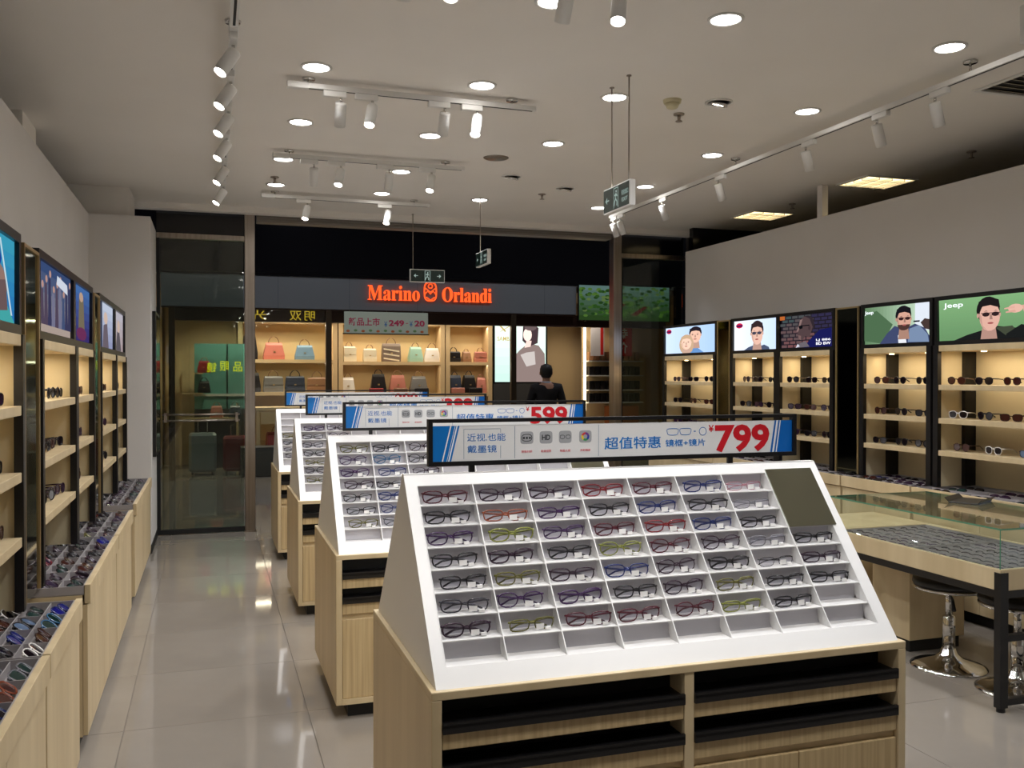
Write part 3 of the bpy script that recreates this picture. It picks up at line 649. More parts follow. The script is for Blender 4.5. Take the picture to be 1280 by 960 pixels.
tray(-1, 3.185, 3.94, LF, .34, LT, 'grey tray with two white sunglasses at the left edge', 4, 4, sun_filler('the second left tray', {(0, 0): wsp, (3, 2): wsp, (3, 1): ('black', lensgr, 'green-lensed'), (3, 0): bsp, (1, 1): bsp, (2, 1): ('black', lensblu, 'blue-grey'), (2, 0): ('cyan', lensgr, 'teal'), (1, 0): ('brown', lensbr, 'brown')}, True), gL)
tray(-1, 4.19, 5.43, LF, .40, LT, 'grey tray of dark sunglasses under the crowd poster', 7, 4, sun_filler('the tray under the crowd poster', {(6, 0): bsp, (3, 2): ('red', lenspu, 'red')}), gL)
tray(-1, 5.45, 6.43, LF, .40, LT, 'grey tray of sunglasses under the deep blue poster', 5, 4, sun_filler('the tray under the deep blue poster', {(0, 1): ysp, (1, 2): ysp, (3, 2): bsp}), gL)
tray(-1, 6.72, 8.42, LF, .40, LT, 'farthest grey tray of dark sunglasses on the left wall', 9, 4, sun_filler('the farthest left tray', {(4, 2): bsp}), gL)

# ------------------------------------------------------------------ right wall
ZR = [1.0635, 1.2845, 1.5145][::-1]; RT = .81; RX = 4.76
right = [(8.03, 9.15, 'the couple poster', pic_couple, 3), (6.99, 7.755, 'the white man poster', pic_white_man, 3), (6.215, 6.99, 'the brick wall portrait', pic_brick_profile, 3), (5.16, 5.90, 'the striped shirt portrait', pic_vest_man, 3), (3.95, 5.14, 'the green portrait', pic_green_man, [5, 5, 4])]
for n_, (a, b, nm, pf, cnt) in enumerate(right):
    wall_unit(1, a, b, RX, .335, RT, ZR, 1.785, nm)
    txt = []
    if nm == 'the green portrait': txt = [('Jeep', .12, .84, .15, .15, (225, 232, 236))]
    if nm == 'the striped shirt portrait': txt = [('Jeep', .09, .85, .14, .12, (225, 232, 236))]
    if nm == 'the brick wall portrait': txt = [('LJ 886', .86, .20, .26, .08, (225, 225, 232)), ('BD BW', .86, .10, .26, .08, (225, 225, 232))]
    fr = .022
    lightbox('light box with ' + nm + ' on the right wall', b - a, .335, (RX - .0, (a + b) / 2, 1.7855), -PI / 2, pf(), txt, fr=.028, group='light boxes on the right wall', s=.8)
    sp = {}
    if n_ == 4: sp = {(1, 0): wsp, (2, 1): wsp, (2, 2): ('grey', lensblu, 'pale blue')}
    ya, yb = (b - .05, a + .05)
    shelf_glasses(1, ya, yb, RX, ZR, cnt, nm, sp, xin=.045)
mirror_column(1, 7.775, 8.01, RX, .814, 2.115, 'mirror strip with gold edges right of the couple poster')
mirror_column(1, 5.92, 6.195, RX, .814, 2.115, 'mirror strip with gold edges left of the striped shirt portrait')
RF = 4.58; gR = 'grey celled trays along the right wall'
cab = [(7.77, 9.15, 'the couple poster', 4), (5.90, 7.76, 'the brick wall portrait', 6), (5.16, 5.88, 'the striped shirt portrait', 4), (3.4, 5.14, 'the green portrait', 5)]
for a, b, nm, rw in cab:
    base_cabinet(1, a, b, RF, 5.09, RT, f'light wood base cabinet under {nm}, right wall', 2 if b - a < 1.3 else 3)
    tray(1, a, b, RF, .44, RT, f'grey tray of sunglasses under {nm}', rw, 4 if nm != 'the green portrait' else 3,
         sun_filler('the tray under ' + nm, {(0, 2): bsp} if 'striped' in nm else {}), gR)

# ------------------------------------------------------------------ glass counter, stools
ct = thing('glass_counter', 'long glass topped display counter with light wood apron and black frame', 'counter', (3.5, 3.36, 0))
LY, LXX = 1.22, .68
part('apron_front', M().bev(0, .022, 0, LY, .57, .67, .002), wood, ct)
part('apron_rear', M().bev(LXX - .022, LXX, 0, LY, .57, .67, .002), wood, ct)
for y in (0, LY - .022): part('apron_end', M().bev(.0225, LXX - .0225, y, y + .022, .57, .67, .002), wood, ct)
part('deck', M().box(.0225, LXX - .0225, .0225, LY - .0225, .60, .615), wood, ct)
part('frame_rail', M().box(-.002, .03, 0, LY, .535, .5695), black, ct)
part('frame_rail', M().box(LXX - .03, LXX, 0, LY, .535, .5695), black, ct)
part('frame_rail', M().box(.03, LXX - .03, 0, .03, .535, .5695), black, ct)
for x in (-.003, LXX - .045):
    part('leg', M().box(x, x + .048, -.003, .034, 0.02, .5345) if x > 0 else M().box(x, x + .048, -.003, .034, .02, .655), black, ct)
    part('foot', M().lathe([(.02, 0), (.02, .02)], 12, (x + .024, .016, 0)), blackm, ct)
part('foot_rail', M().box(.0455, LXX - .0455, 0, .03, .03, .06), black, ct)
part('middle_rail', M().box(.0455, LXX - .0455, 0, .03, .33, .36), black, ct)
gt = .008
part('glass_top', M().box(-.01, LXX + .01, -.01, LY + .01, .857, .865), glassc, ct)
e = M()
for a in ((-.0115, -.0102, -.0115, LY + .0115), (LXX + .0102, LXX + .0115, -.0115, LY + .0115), (-.0102, LXX + .0102, -.0115, -.0102), (-.0102, LXX + .0102, LY + .0102, LY + .0115)): e.box(*a, .857, .865)
part('glass_edge', e, glasse, ct)
part('glass_front', M().box(.002, .008, .008, LY - .008, .671, .8565), glassc, ct)
part('glass_rear', M().box(LXX - .008, LXX - .002, .008, LY - .008, .671, .8565), glassc, ct)
part('glass_end', M().box(.0085, LXX - .0085, .001, .007, .671, .8565), glassc, ct)
part('glass_end', M().box(.0085, LXX - .0085, LY - .007, LY - .001, .671, .8565), glassc, ct)
part('glass_corner', M().box(.0005, .0018, .001, .0065, .671, .8565), glasse, ct)
for q, (a, b) in enumerate(((3.39, 3.97), (3.98, 4.55))):
    def ff(i, j, p, rz, cw, q=q):
        c_ = random.choice(['black', 'plum', 'grey', 'purple', 'silver', 'grey'])
        spectacles(f'{c_} spectacles in the {["near", "far"][q]} counter tray, {ordn(i)} across, {ordn(j)} from the front', p, (-.95, 0, rz + random.uniform(-.12, .12)), random.randrange(4), c_, False, f'spectacles in the {["near", "far"][q]} counter tray')
    tray(1, a, b, 3.515, .62, .668, f'{["near", "far"][q]} grey tray of spectacles inside the glass counter', 4, 8, ff, 'trays inside the glass counter')
pd = thing('counter_pedestal', 'light wood pedestal carrying the far end of the glass counter', 'pedestal', (3.77, 4.25, 0))
part('body', M().bev(0, .39, 0, .31, .07, .534, .002), wood, pd); part('plinth', M().box(.02, .37, .02, .29, 0, .069), blackm, pd)
sc_ = thing('side_cabinet', 'light wood cabinet with black handle slot behind the nearest white rack', 'cabinet', (3.62, 4.66, 0))
part('body', M().bev(0, .9, 0, .8, .07, .60, .002), wood, sc_); part('plinth', M().box(.03, .87, .03, .77, 0, .069), blackm, sc_)
part('handle_slot', M().box(-.003, .0, .08, .22, .44, .50), blackm, sc_)
def stool(x, y, lab, rz=0):
    t = thing('bar_stool', lab, 'stool', (x, y, 0), rz, 'stools at the glass counter')
    part('base', M().lathe([(.195, 0), (.195, .006), (.17, .018), (.12, .032), (.07, .05), (.045, .075), (.036, .10), (.034, .102)], 32), chrome, t)
    part('outer_column', M().lathe([(.033, .1), (.033, .27), (.026, .28)], 20), chrome, t)
    part('inner_column', M().lathe([(.019, .28), (.019, .42)], 16), chrome, t)
    part('lever', M().tube([(0, 0, .405), (-.07, -.10, .39), (-.10, -.14, .345)], [.007, .007, .012], 8), blackm, t)
    part('seat_rim', M().lathe([(.15, .42), (.180, .425), (.183, .435), (.178, .442)], 32), chrome, t)
    part('seat_pad', M().lathe([(.176, .4425), (.184, .455), (.180, .480), (.14, .492), (.02, .494)], 32), padm, t)
stool(3.80, 3.99, 'chrome stool with black round seat under the far part of the glass counter')
stool(3.84, 3.58, 'chrome stool with black round seat by the black counter leg', .5)
tr = thing('leather_tray', 'black leather tray with raised edges lying on the glass counter top', 'tray', (4.07, 4.12, .8655), .5)
part('tray_base', M().bev(-.12, .12, -.08, .08, 0, .008, .003), padm, tr)
part('raised_flap', M().prism([(-.08, .008), (-.10, .028), (-.097, .030), (-.075, .009)], 'x', -.12, .12).prism([(.08, .008), (.10, .028), (.097, .030), (.075, .009)], 'x', -.12, .12), padm, tr)
tb = thing('tablet_stand', 'black tablet on a stand at the right edge beside the sunglasses tray', 'tablet', (4.69, 4.22, .812), -PI / 2 - .5)
part('case', M().prism([(0, 0), (.012, 0), (.075, .26), (.063, .26)], 'x', -.19, .19), black, tb)
part('screen', M().add([(-.17, .0030, .02), (.17, .0030, .02), (.17, .055, .24), (-.17, .055, .24)], [(0, 1, 2, 3)]), E_((150, 180, 215), .8), tb)
part('rear_strut', M().prism([(.066, .20), (.15, 0), (.16, 0), (.07, .21)], 'x', -.02, .02), blackm, tb)

# ------------------------------------------------------------------ ceiling fixtures
def light(kind, parent, loc, energy, color, rot=(0, 0, 0), size=.05, angle=None, blend=.6):
    ld = bpy.data.lights.new('lamp', kind); ld.energy = energy; ld.color = color
    if kind == 'SPOT': ld.spot_size = angle; ld.spot_blend = blend; ld.shadow_soft_size = size
    elif kind == 'POINT': ld.shadow_soft_size = size
    lo = bpy.data.objects.new('lamp', ld); COL.objects.link(lo); lo.parent = parent; lo.location = loc; lo.rotation_euler = rot
    return lo
DL = [(.55, 5.08), (1.49, 5.10), (2.31, 5.07), (2.30, 3.80), (3.58, 3.77), (3.59, 4.96), (3.62, 6.17), (.57, 6.21), (1.46, 6.28), (2.35, 6.22), (.54, 7.31), (1.49, 7.46), (3.66, 7.38), (.55, 8.31), (1.50, 8.41), (2.44, 8.43), (3.68, 8.46), (1.46, 3.86),
      (.55, 3.85), (.55, 2.6), (1.48, 2.6), (2.3, 2.55), (3.58, 2.55), (.55, 1.2), (2.3, 1.2), (3.58, 1.2)]
ring_me = M().lathe([(.085, .0), (.085, -.006), (.072, -.008), (.068, -.002), (.068, .0)], 28).mesh('trim_ring', [whitep])
disc_me = M().lathe([(.067, -.001), (.067, -.003)], 24).mesh('diffuser', [led])
for n_, (x, y) in enumerate(DL):
    cx = {0: 'leftmost', 1: 'second', 2: 'third', 3: 'right-hand'}[0 if x < 1 else 1 if x < 2 else 2 if x < 3 else 3]
    rw = 'behind the camera' if y < 2 else 'row overhead' if y < 3 else 'nearest visible row' if y < 4.2 else 'second row' if y < 5.5 else 'third row' if y < 6.7 else 'fourth row' if y < 7.9 else 'row nearest the storefront'
    t = thing('ceiling_downlight', f'round lit recessed downlight, {cx} column, {rw}', 'downlight', (x, y, 3.2495), group='recessed downlights')
    put('trim_ring', ring_me, t); put('diffuser', disc_me, t)
    light('SPOT', t, (0, 0, -.02), DOWN_W, COOL, angle=math.radians(132), blend=.75, size=.07)
def gimbal(x, y, lab):
    t = thing('gimbal_downlight', lab, 'downlight', (x, y, 3.2495), 0, 'tilted gimbal downlights')
    put('trim_ring', ring_me, t)
    c = part('lamp_head', M().lathe([(.055, .0), (.058, -.018), (.040, -.018), (.038, -.008)], 20), chrome, t, (0, 0, -.002), (.25, .15, 0))
    part('lamp_face', M().lathe([(.036, -.012), (.036, -.014)], 18), emi('gimbal glow', (255, 246, 230), 8), t, (0, 0, -.002), (.25, .15, 0))
gimbal(2.96, 4.97, 'tilted chrome gimbal downlight beside the smoke detector'); gimbal(2.41, 7.36, 'tilted gimbal downlight between two round downlights, fourth row'); gimbal(3.02, 7.68, 'small tilted gimbal downlight above the storefront middle')

tin = whitep
def track(name_lab, a, b, z, mounts=()):
    a, b = Vector(a), Vector(b); d = b - a; L = d.length; rz = math.atan2(d.y, d.x)
    t = thing('lighting_track', name_lab, 'light track', (a.x, a.y, z), rz, 'white lighting tracks')
    part('rail', M().box(0, L, -.018, .018, 0, .028), tin, t); part('slot', M().box(.06, L - .02, -.006, .006, -.0012, .0), blackm, t)
    part('end_feed', M().bev(-.02, .10, -.021, .021, -.004, .030, .003), tin, t)
    for m_ in mounts:
        part('mount_rod', M().lathe([(.007, .028), (.007, 3.25 - z - .012)], 10, (m_, 0, 0)), chrome, t)
        part('ceiling_rose', M().lathe([(.035, 3.25 - z - .014), (.038, 3.25 - z - .002), (.02, 3.25 - z)], 16, (m_, 0, 0)), chrome, t)
    return t
def aim(d):
    q = Vector(d).to_track_quat('-Z', 'Y'); return q.to_euler()
def track_spot(x, y, zt_, d, lab, lit=True, rz=0, on=True, energy=None):
    """hangs under the rail; d = aiming direction"""
    t = thing('track_spotlight', lab, 'spotlight', (x, y, zt_), 0, 'white cylindrical track spotlights')
    part('adapter', M().bev(-.018, .018, -.018, .018, -.048, -.0015, .003) if 0 else M().bev(-.10, .03, -.017, .017, -.034, -.0015, .003), tin, t, rot=(0, 0, rz))
    part('stem', M().lathe([(.008, -.034), (.008, -.062)], 10), chrome, t)
    h = part('lamp_body', M().lathe([(.010, .012), (.030, .010), (.032, .004), (.032, -.125), (.030, -.125), (.027, -.112), (.027, -.110)], 20), tin, t, (0, 0, -.072), aim(d))
    if lit:
        part('lamp_lens', M().lathe([(.0265, -.116), (.0265, -.118)], 18), ledspot, h)
        light('SPOT', h, (0, 0, -.13), energy or SPOT_W, WARM, angle=math.radians(62), blend=.9, size=.03)
    return t
track('long lighting track running front to back over the left aisle', (.105, 1.0), (.105, 4.32), 3.14, (.3, 1.6))
track('far lighting track piece running front to back over the left aisle', (.105, 4.34), (.105, 8.2), 3.14, (.2, 2.0, 3.7)) 
for n_, y in enumerate([1.2, 2.4, 3.5, 4.46, 5.02, 5.59, 6.22, 7.01, 7.83]):
    track_spot(.105, y, 3.14, (-.55, -.30, -.95), f'{ordn(n_)} spotlight from the near end of the left aisle track', energy=SPOT_W * .8, rz=PI / 2)
def cross(y0, y1, x0, x1, xs, lab, ds):
    track(f'{lab} crosswise lighting track over the islands', (x0, y0), (x1, y1), 3.19, (.10, x1 - x0 - .15))
    for n_, (x, k) in enumerate(zip(xs, ds)):
        y = y0 + (y1 - y0) * (x - x0) / (x1 - x0)
        track_spot(x, y, 3.19, (0.02, .62, -.95) if k == 0 else (-.22, -.34, -.95), f'spotlight {["turned away from the camera", "turned towards the camera"][k]}, {ordn(n_)} from left on the {lab} crosswise track', k == 1 or True)
cross(5.28, 5.31, .43, 1.89, [.71, .89, 1.32, 1.52], 'second', [0, 1, 0, 1])
cross(7.01, 7.01, .46, 1.90, [.74, .94, 1.31, 1.64], 'third', [0, 1, 0, 1])
cross(8.61, 8.64, .46, 2.0, [.85, 1.60], 'fourth', [1, 1])
cross(3.41, 3.45, .43, 1.89, [.70, .89, 1.36, 1.59], 'first', [0, 1, 0, 1])
cross(1.45, 1.45, .42, 1.85, [.69, .98, 1.29, 1.60], 'overhead', [0, 0, 0, 0])
track('long lighting track running front to back over the right aisle', (3.84, 8.5), (3.84, 1.6), 3.16, (.1, 2.3, 4.6, 6.7))
for n_, y in enumerate([2.6, 3.3, 4.15, 4.62, 5.32, 6.45, 7.41, 8.30, 8.46]):
    track_spot(3.84, y, 3.16, (.42, .16, -.95), f'{ordn(n_)} spotlight from the near end of the right aisle track', energy=SPOT_W * .5, rz=PI / 2)

def sprinkler(x, y, lab):
    t = thing('sprinkler', lab, 'sprinkler', (x, y, 3.25), 0, 'ceiling sprinklers')
    part('escutcheon', M().lathe([(.035, -.008), (.035, 0)], 16), steel, t); part('head', M().lathe([(.009, -.045), (.012, -.008)], 10), steel, t); part('deflector', M().lathe([(.022, -.050), (.022, -.046)], 12), steel, t)
sprinkler(2.85, 5.27, 'small brass sprinkler below the smoke detector'); sprinkler(2.91, 7.99, 'tiny sprinkler near the storefront ceiling edge'); sprinkler(5.40, 5.47, 'dark sprinkler over the right partition, nearer one'); sprinkler(5.39, 7.68, 'dark sprinkler over the right partition, farther one'); sprinkler(.52, 8.0, 'sprinkler at the left above the farthest downlight')
sd = thing('smoke_detector', 'cream round smoke detector on the ceiling', 'smoke detector', (2.67, 5.02, 3.25))
part('base', M().lathe([(.052, -.02), (.056, -.002), (.056, 0)], 24), mat('cream plastic', (206, 196, 160), .5), sd); part('cap', M().lathe([(.026, -.052), (.034, -.046), (.046, -.0205)], 24), mat('cream plastic', (206, 196, 160), .5), sd)
sp = thing('ceiling_speaker', 'faint round ceiling speaker grille over the middle', 'speaker', (2.09, 6.77, 3.25)); part('grille', M().lathe([(.085, -.003), (.09, 0)], 28), ceilm, sp); part('rim', M().lathe([(.090, -.006), (.098, 0)], 28), steel, sp)
def troffer(x, y, w, d, rz, lab):
    t = thing('louvre_light', lab, 'ceiling light', (x, y, 3.25), rz, 'square louvred ceiling lights')
    part('frame', M().box(-w / 2, w / 2, -d / 2, -d / 2 + .02, -.012, 0).box(-w / 2, w / 2, d / 2 - .02, d / 2, -.012, 0).box(-w / 2, -w / 2 + .02, -d / 2 + .02, d / 2 - .02, -.012, 0).box(w / 2 - .02, w / 2, -d / 2 + .02, d / 2 - .02, -.012, 0), whitep, t)
    part('glow_panel', M().box(-w / 2 + .021, w / 2 - .021, -d / 2 + .021, d / 2 - .021, -.003, -.0005), emi('warm tube', (255, 228, 170), 1.6), t)
    me = M().box(-.004, .004, -d / 2 + .021, d / 2 - .021, -.03, -.0035).mesh('louvre', [chrome]); me2 = M().box(-w / 2 + .021, w / 2 - .021, -.004, .004, -.026, -.0035).mesh('louvre', [chrome])
    for k in range(1, 4): put('louvre', me, t, (-w / 2 + w / 4 * k, 0, 0)); put('louvre', me2, t, (0, -d / 2 + d / 4 * k, 0))
troffer(5.47, 6.58, .52, .42, 0, 'nearer square louvred ceiling light beyond the right partition'); troffer(5.48, 8.32, .5, .44, 0, 'farther square louvred ceiling light beyond the right partition')
vt = thing('ceiling_vent', 'square slatted air vent at the upper right edge of the ceiling', 'vent', (4.55, 4.0, 3.25), 0)
part('frame', M().box(-.3, .3, -.3, -.27, -.01, 0).box(-.3, .3, .27, .3, -.01, 0).box(-.3, -.27, -.27, .27, -.01, 0).box(.27, .3, -.27, .27, -.01, 0), whitep, vt); part('duct_cavity', M().box(-.269, .269, -.269, .269, -.002, 0), blackm, vt)
vm = M().prism([(-.012, -.010), (-.008, -.010), (.014, -.002), (.010, -.002)], 'x', -.268, .268).mesh('slat', [mat('vent cream', (190, 178, 150), .5)])
for k in range(9): put('slat', vm, vt, (0, -.24 + .06 * k, 0))

exg = mat('exit panel dark', (24, 44, 38), .3); exw = emi('exit print', (190, 215, 205), .35); exwh = whitep
def exit_sign(loc, rz, w, h, lab, rods, arrow='←', both=False, txt=True):
    t = thing('exit_sign', lab, 'sign', loc, rz, 'hanging exit signs')
    part('housing', M().bev(-w / 2, w / 2, -.018, .018, 0, h, .004), exwh, t)
    p = part('face', M().box(-w / 2 + .008, w / 2 - .008, -.0195, -.0182, .008, h - .008), exg, t)
    y = -.0199; hh = h - .016; cz = h / 2
    mm = M()
    a = hh * .9 / 2; cx = 0
    mm.poly([(cx - a * .55, cz - a), (cx - a * .45, cz - a), (cx - a * .45, cz + a), (cx - a * .55, cz + a)], y).poly([(cx + a * .45, cz - a), (cx + a * .55, cz - a), (cx + a * .55, cz + a), (cx + a * .45, cz + a)], y).poly([(cx - a * .55, cz + a * .92), (cx + a * .55, cz + a * .92), (cx + a * .55, cz + a), (cx - a * .55, cz + a)], y)
    mm.poly(ell(cx + a * .05, cz + a * .62, a * .14, a * .14, 10), y)                       # running figure
    for p0, p1 in (((.0, .45), (-.05, -.1)), ((-.05, -.1), (.25, -.4)), ((.25, -.4), (.2, -.8)), ((-.05, -.1), (-.3, -.35)), ((-.3, -.35), (-.42, -.75)), ((0, .4), (-.32, .2)), ((0, .4), (.3, .12))):
        q0, q1 = Vector((cx + p0[0] * a, cz + p0[1] * a)), Vector((cx + p1[0] * a, cz + p1[1] * a)); n = (q1 - q0).orthogonal().normalized() * a * .08
        mm.poly([tuple(q0 + n), tuple(q1 + n), tuple(q1 - n), tuple(q0 - n)], y)
    ax = -w * .33 if arrow == '←' or both else w * .33
    for axx in ([-w * .33, w * .33] if both else [ax]):
        s_ = -1 if axx < 0 else 1
        mm.poly([(axx + s_ * a * .45, cz), (axx, cz + a * .4), (axx + s_ * a * .08, cz + .06 * a), (axx - s_ * a * .4, cz + .06 * a), (axx - s_ * a * .4, cz - .06 * a), (axx + s_ * a * .08, cz - .06 * a), (axx, cz - a * .4)], y)
    part('pictogram', mm, exw, p)
    if not both:
        lettering('安全出口', w * .24, h * .2, exw, p, (-ax, y - .0003, cz + h * .1)); lettering('EXIT', w * .2, h * .14, exw, p, (-ax, y - .0003, cz - h * .18))
    for x in rods: part('hanging_rod', M().lathe([(.0045, h), (.0045, 3.25 - loc[2])], 8, (x, 0, 0)), steel, t)
    for x in rods: part('rod_plate', M().lathe([(.014, 3.25 - loc[2] - .006), (.014, 3.25 - loc[2])], 10, (x, 0, 0)), steel, t)
exit_sign((2.22, 4.81, 2.52), -PI / 2, .36, .145, 'nearest hanging exit sign with a left arrow and running figure', (-.10, .13), '←')
exit_sign((2.42, 8.24, 2.60), -PI / 2, .38, .135, 'small hanging exit sign near the storefront seen edge on', (-.10,), '←')
exit_sign((2.15, 9.4, 2.545), 0, .37, .135, 'hanging exit sign with two arrows in front of the red shop name', (-.15,), both=True)
exit_sign((3.62, 3.17, 3.045), 0, .42, .17, 'dark exit sign cut off by the top right picture corner', (-.15, .15), '←')

# ------------------------------------------------------------------ shop opposite
YO = 14.7
fo = thing('shop_fascia', 'wide grey fascia of the handbag shop opposite', 'fascia', (3.6, YO, 2.62))
part('panel', M().box(-4.3, 2.38, 0, .095, 0, .50), fasc, fo)
for k in range(6): part('panel_joint', M().box(-3.7 + 1.1 * k, -3.697 + 1.1 * k, -.0008, 0, 0, .5), blackm, fo)
part('soffit', M().box(-4.3, 2.38, .02, .095, -.02, -.001), mat('brown soffit', (60, 36, 26), .5), fo)
part('bulkhead', M().box(-4.2, 4.2, .20, .30, -.20, -.001), mat('brown soffit', (60, 36, 26), .5), fo)
part('top_edge', M().box(-4.3, 4.2, -.02, .095, .501, .53), darkgl, fo)
struct(part('wall_corridor_upper', M().box(-6, 12, YO, YO + .1, 3.16, 5), darkgl))
struct(part('wall_shop_opposite_right', M().box(7.9, 12, YO, YO + .1, 0, 3.15), darkgl))
struct(part('wall_shop_opposite_left', M().box(-6, -.75, YO, YO + .1, 0, 2.6), darkgl))
nm = thing('shop_name_sign', 'glowing orange red shop name letters on the grey fascia', 'sign', (3.41, YO - .03, 2.9))
neon = emi('orange red neon', (255, 84, 36), 1.1)
lettering('𝐌𝐚𝐫𝐢𝐧𝐨', .84, .24, neon, nm, (-.60, 0, 0), extrude=.02)
lettering('𝐎𝐫𝐥𝐚𝐧𝐝𝐢', .84, .24, neon, nm, (.62, 0, 0), extrude=.02)
em = M(); em.tube([(a, 0, b) for a, b in outline(.20, .30, 3.2, 18, 1, 0, .04)], .012, 6, True)
em.tube([(-.09, 0, .10), (0, 0, .03), (.09, 0, .10)], .010, 5); em.tube([(-.09, 0, .0), (-.045, 0, .05), (0, 0, 0), (.045, 0, .05), (.09, 0, 0)], .010, 5); em.tube([(a, 0, b) for a, b in ell(0, .13, .035, .035, 12)], .009, 5, True)
em.tube([(-.07, 0, -.05), (0, 0, -.10), (.07, 0, -.05)], .010, 5)
part('emblem', em, neon, nm)
# interior shell of the shop
beige = mat('warm shop wall', (205, 178, 138), .7)
struct(part('wall_shop_back', M().box(-.9, 8.9, 17.3, 17.4, 0, 3.2), beige))
struct(part('wall_shop_left', M().box(-.9, -.8, YO + .1, 17.3, 0, 3.2), beige))
struct(part('wall_shop_right', M().box(8.9, 9, YO + .1, 17.3, 0, 3.2), beige))
struct(part('ceiling_shop', M().box(-.9, 9, YO + .1, 17.4, 3.0, 3.1), mat('shop ceiling', (150, 130, 110), .8)))
for x, lab in ((1.78, 'dark shopfront mullion left of the hanging banner'), (4.86, 'dark shopfront mullion in front of the bright fashion poster'), (-.55, 'dark shopfront mullion at the left end of the opposite shop')):
    t = thing('shopfront_mullion', lab, 'mullion', (x, YO + .06, 0)); part('post', M().box(-.045, .045, -.04, .04, 0, 2.6), mat('bronze mullion', (70, 58, 44), .35, .6), t)
def shelf_block(x0, x1, zs, lab, yb=17.28, dpt=.45, zt_=2.62, zb=.4):
    t = thing('bag_shelving', lab, 'shelving', ((x0 + x1) / 2, yb, 0)); hw = (x1 - x0) / 2; c = mat('shelf board beige', (214, 186, 142), .5)
    part('back_board', M().box(-hw, hw, -.03, -.005, zb, zt_), mat('lit beige back', (226, 200, 150), .7), t)
    for s_ in (-1, 1): part('upright', M().box(s_ * hw - .04, s_ * hw + .04, -dpt, -.031, zb, zt_), c, t)
    for z in zs: part('shelf', M().box(-hw + .041, hw - .041, -dpt, -.031, z - .06, z), c, t)
    part('top_board', M().box(-hw + .041, hw - .041, -dpt, -.031, zt_ - .12, zt_), c, t)
    for zz, ee in [(zt_ - .14, 4.5)] + [(z - .065, 2.6) for z in zs[1:]]:
        ld = bpy.data.lights.new('lamp', 'AREA'); ld.shape = 'RECTANGLE'; ld.size = 2 * hw * .9; ld.size_y = .06; ld.energy = ee * hw; ld.color = (1, .87, .66)
        lo = bpy.data.objects.new('lamp', ld); COL.objects.link(lo); lo.parent = t; lo.location = (0, -dpt * .8, zz); lo.rotation_euler = (-.3, 0, 0)
shelf_block(.5, 2.15, (1.28, 1.86), 'beige lit shelving behind the left of the shop opposite')
shelf_block(2.25, 4.15, (1.24, 1.83), 'beige lit shelving below the hanging banner in the shop opposite')
shelf_block(4.25, 5.08, (1.24, 1.83), 'beige lit shelving left of the bright fashion poster')
BC = dict(black=(28, 24, 26), pink=(196, 128, 116), coral=(206, 120, 104), navy=(50, 58, 76), cream=(232, 222, 196), grey=(120, 118, 116), mint=(160, 200, 182), rose=(188, 120, 104), tan=(150, 110, 80), striped=(120, 104, 92), white=(236, 232, 226), red=(150, 40, 40), lightblue=(120, 150, 176))
BM = {n: mat(n + ' leather', c, .4) for n, c in BC.items()}
def bag(x, z, w, h, c, lab, kind=0, y=17.0, dy=.14):
    t = thing('handbag', lab, 'handbag', (x, y, z + .001), random.uniform(-.2, .2), 'handbags in the shop opposite')
    tp = [.94, .80, 1.0][kind]
    b = M().loft([[(-w / 2, -dy / 2, 0), (w / 2, -dy / 2, 0), (w / 2, dy / 2, 0), (-w / 2, dy / 2, 0)], [(-w / 2 * 1.02, -dy / 2 * 1.05, h * .25), (w / 2 * 1.02, -dy / 2 * 1.05, h * .25), (w / 2 * 1.02, dy / 2 * 1.05, h * .25), (-w / 2 * 1.02, dy / 2 * 1.05, h * .25)],
                  [(-w / 2 * tp, -dy / 2 * .7, h * .85), (w / 2 * tp, -dy / 2 * .7, h * .85), (w / 2 * tp, dy / 2 * .7, h * .85), (-w / 2 * tp, dy / 2 * .7, h * .85)], [(-w / 2 * tp * .95, -dy / 2 * .3, h), (w / 2 * tp * .95, -dy / 2 * .3, h), (w / 2 * tp * .95, dy / 2 * .3, h), (-w / 2 * tp * .95, dy / 2 * .3, h)]])
    part('body', b, BM[c], t)
    hr = min(w * .26, .11)
    part('handle', M().tube([(hr * math.cos(a), 0, h * .97 + hr * 1.3 * math.sin(a)) for a in [PI * i / 8 for i in range(9)]], .008, 5), BM['black' if c in ('black', 'navy') else 'tan' if c != 'pink' else c], t)
    if kind == 0: part('flap', M().box(-w / 2 * .96, w / 2 * .96, -dy / 2 * 1.12, -dy / 2 * 1.06, h * .45, h * .9), BM[c], t)
    part('clasp', M().box(-.018, .018, -dy / 2 * 1.2, -dy / 2 * 1.13, h * .42, h * .5), gold, t)
    if c == 'striped':
        for k in range(3): part('stripe', M().add([(-w * .45, -dy * .56, h * (.15 + .25 * k)), (w * .42, -dy * .56, h * (.02 + .25 * k)), (w * .42, -dy * .56, h * (.10 + .25 * k)), (-w * .45, -dy * .56, h * (.23 + .25 * k))], [(0, 1, 2, 3)]), BM['cream'], t)
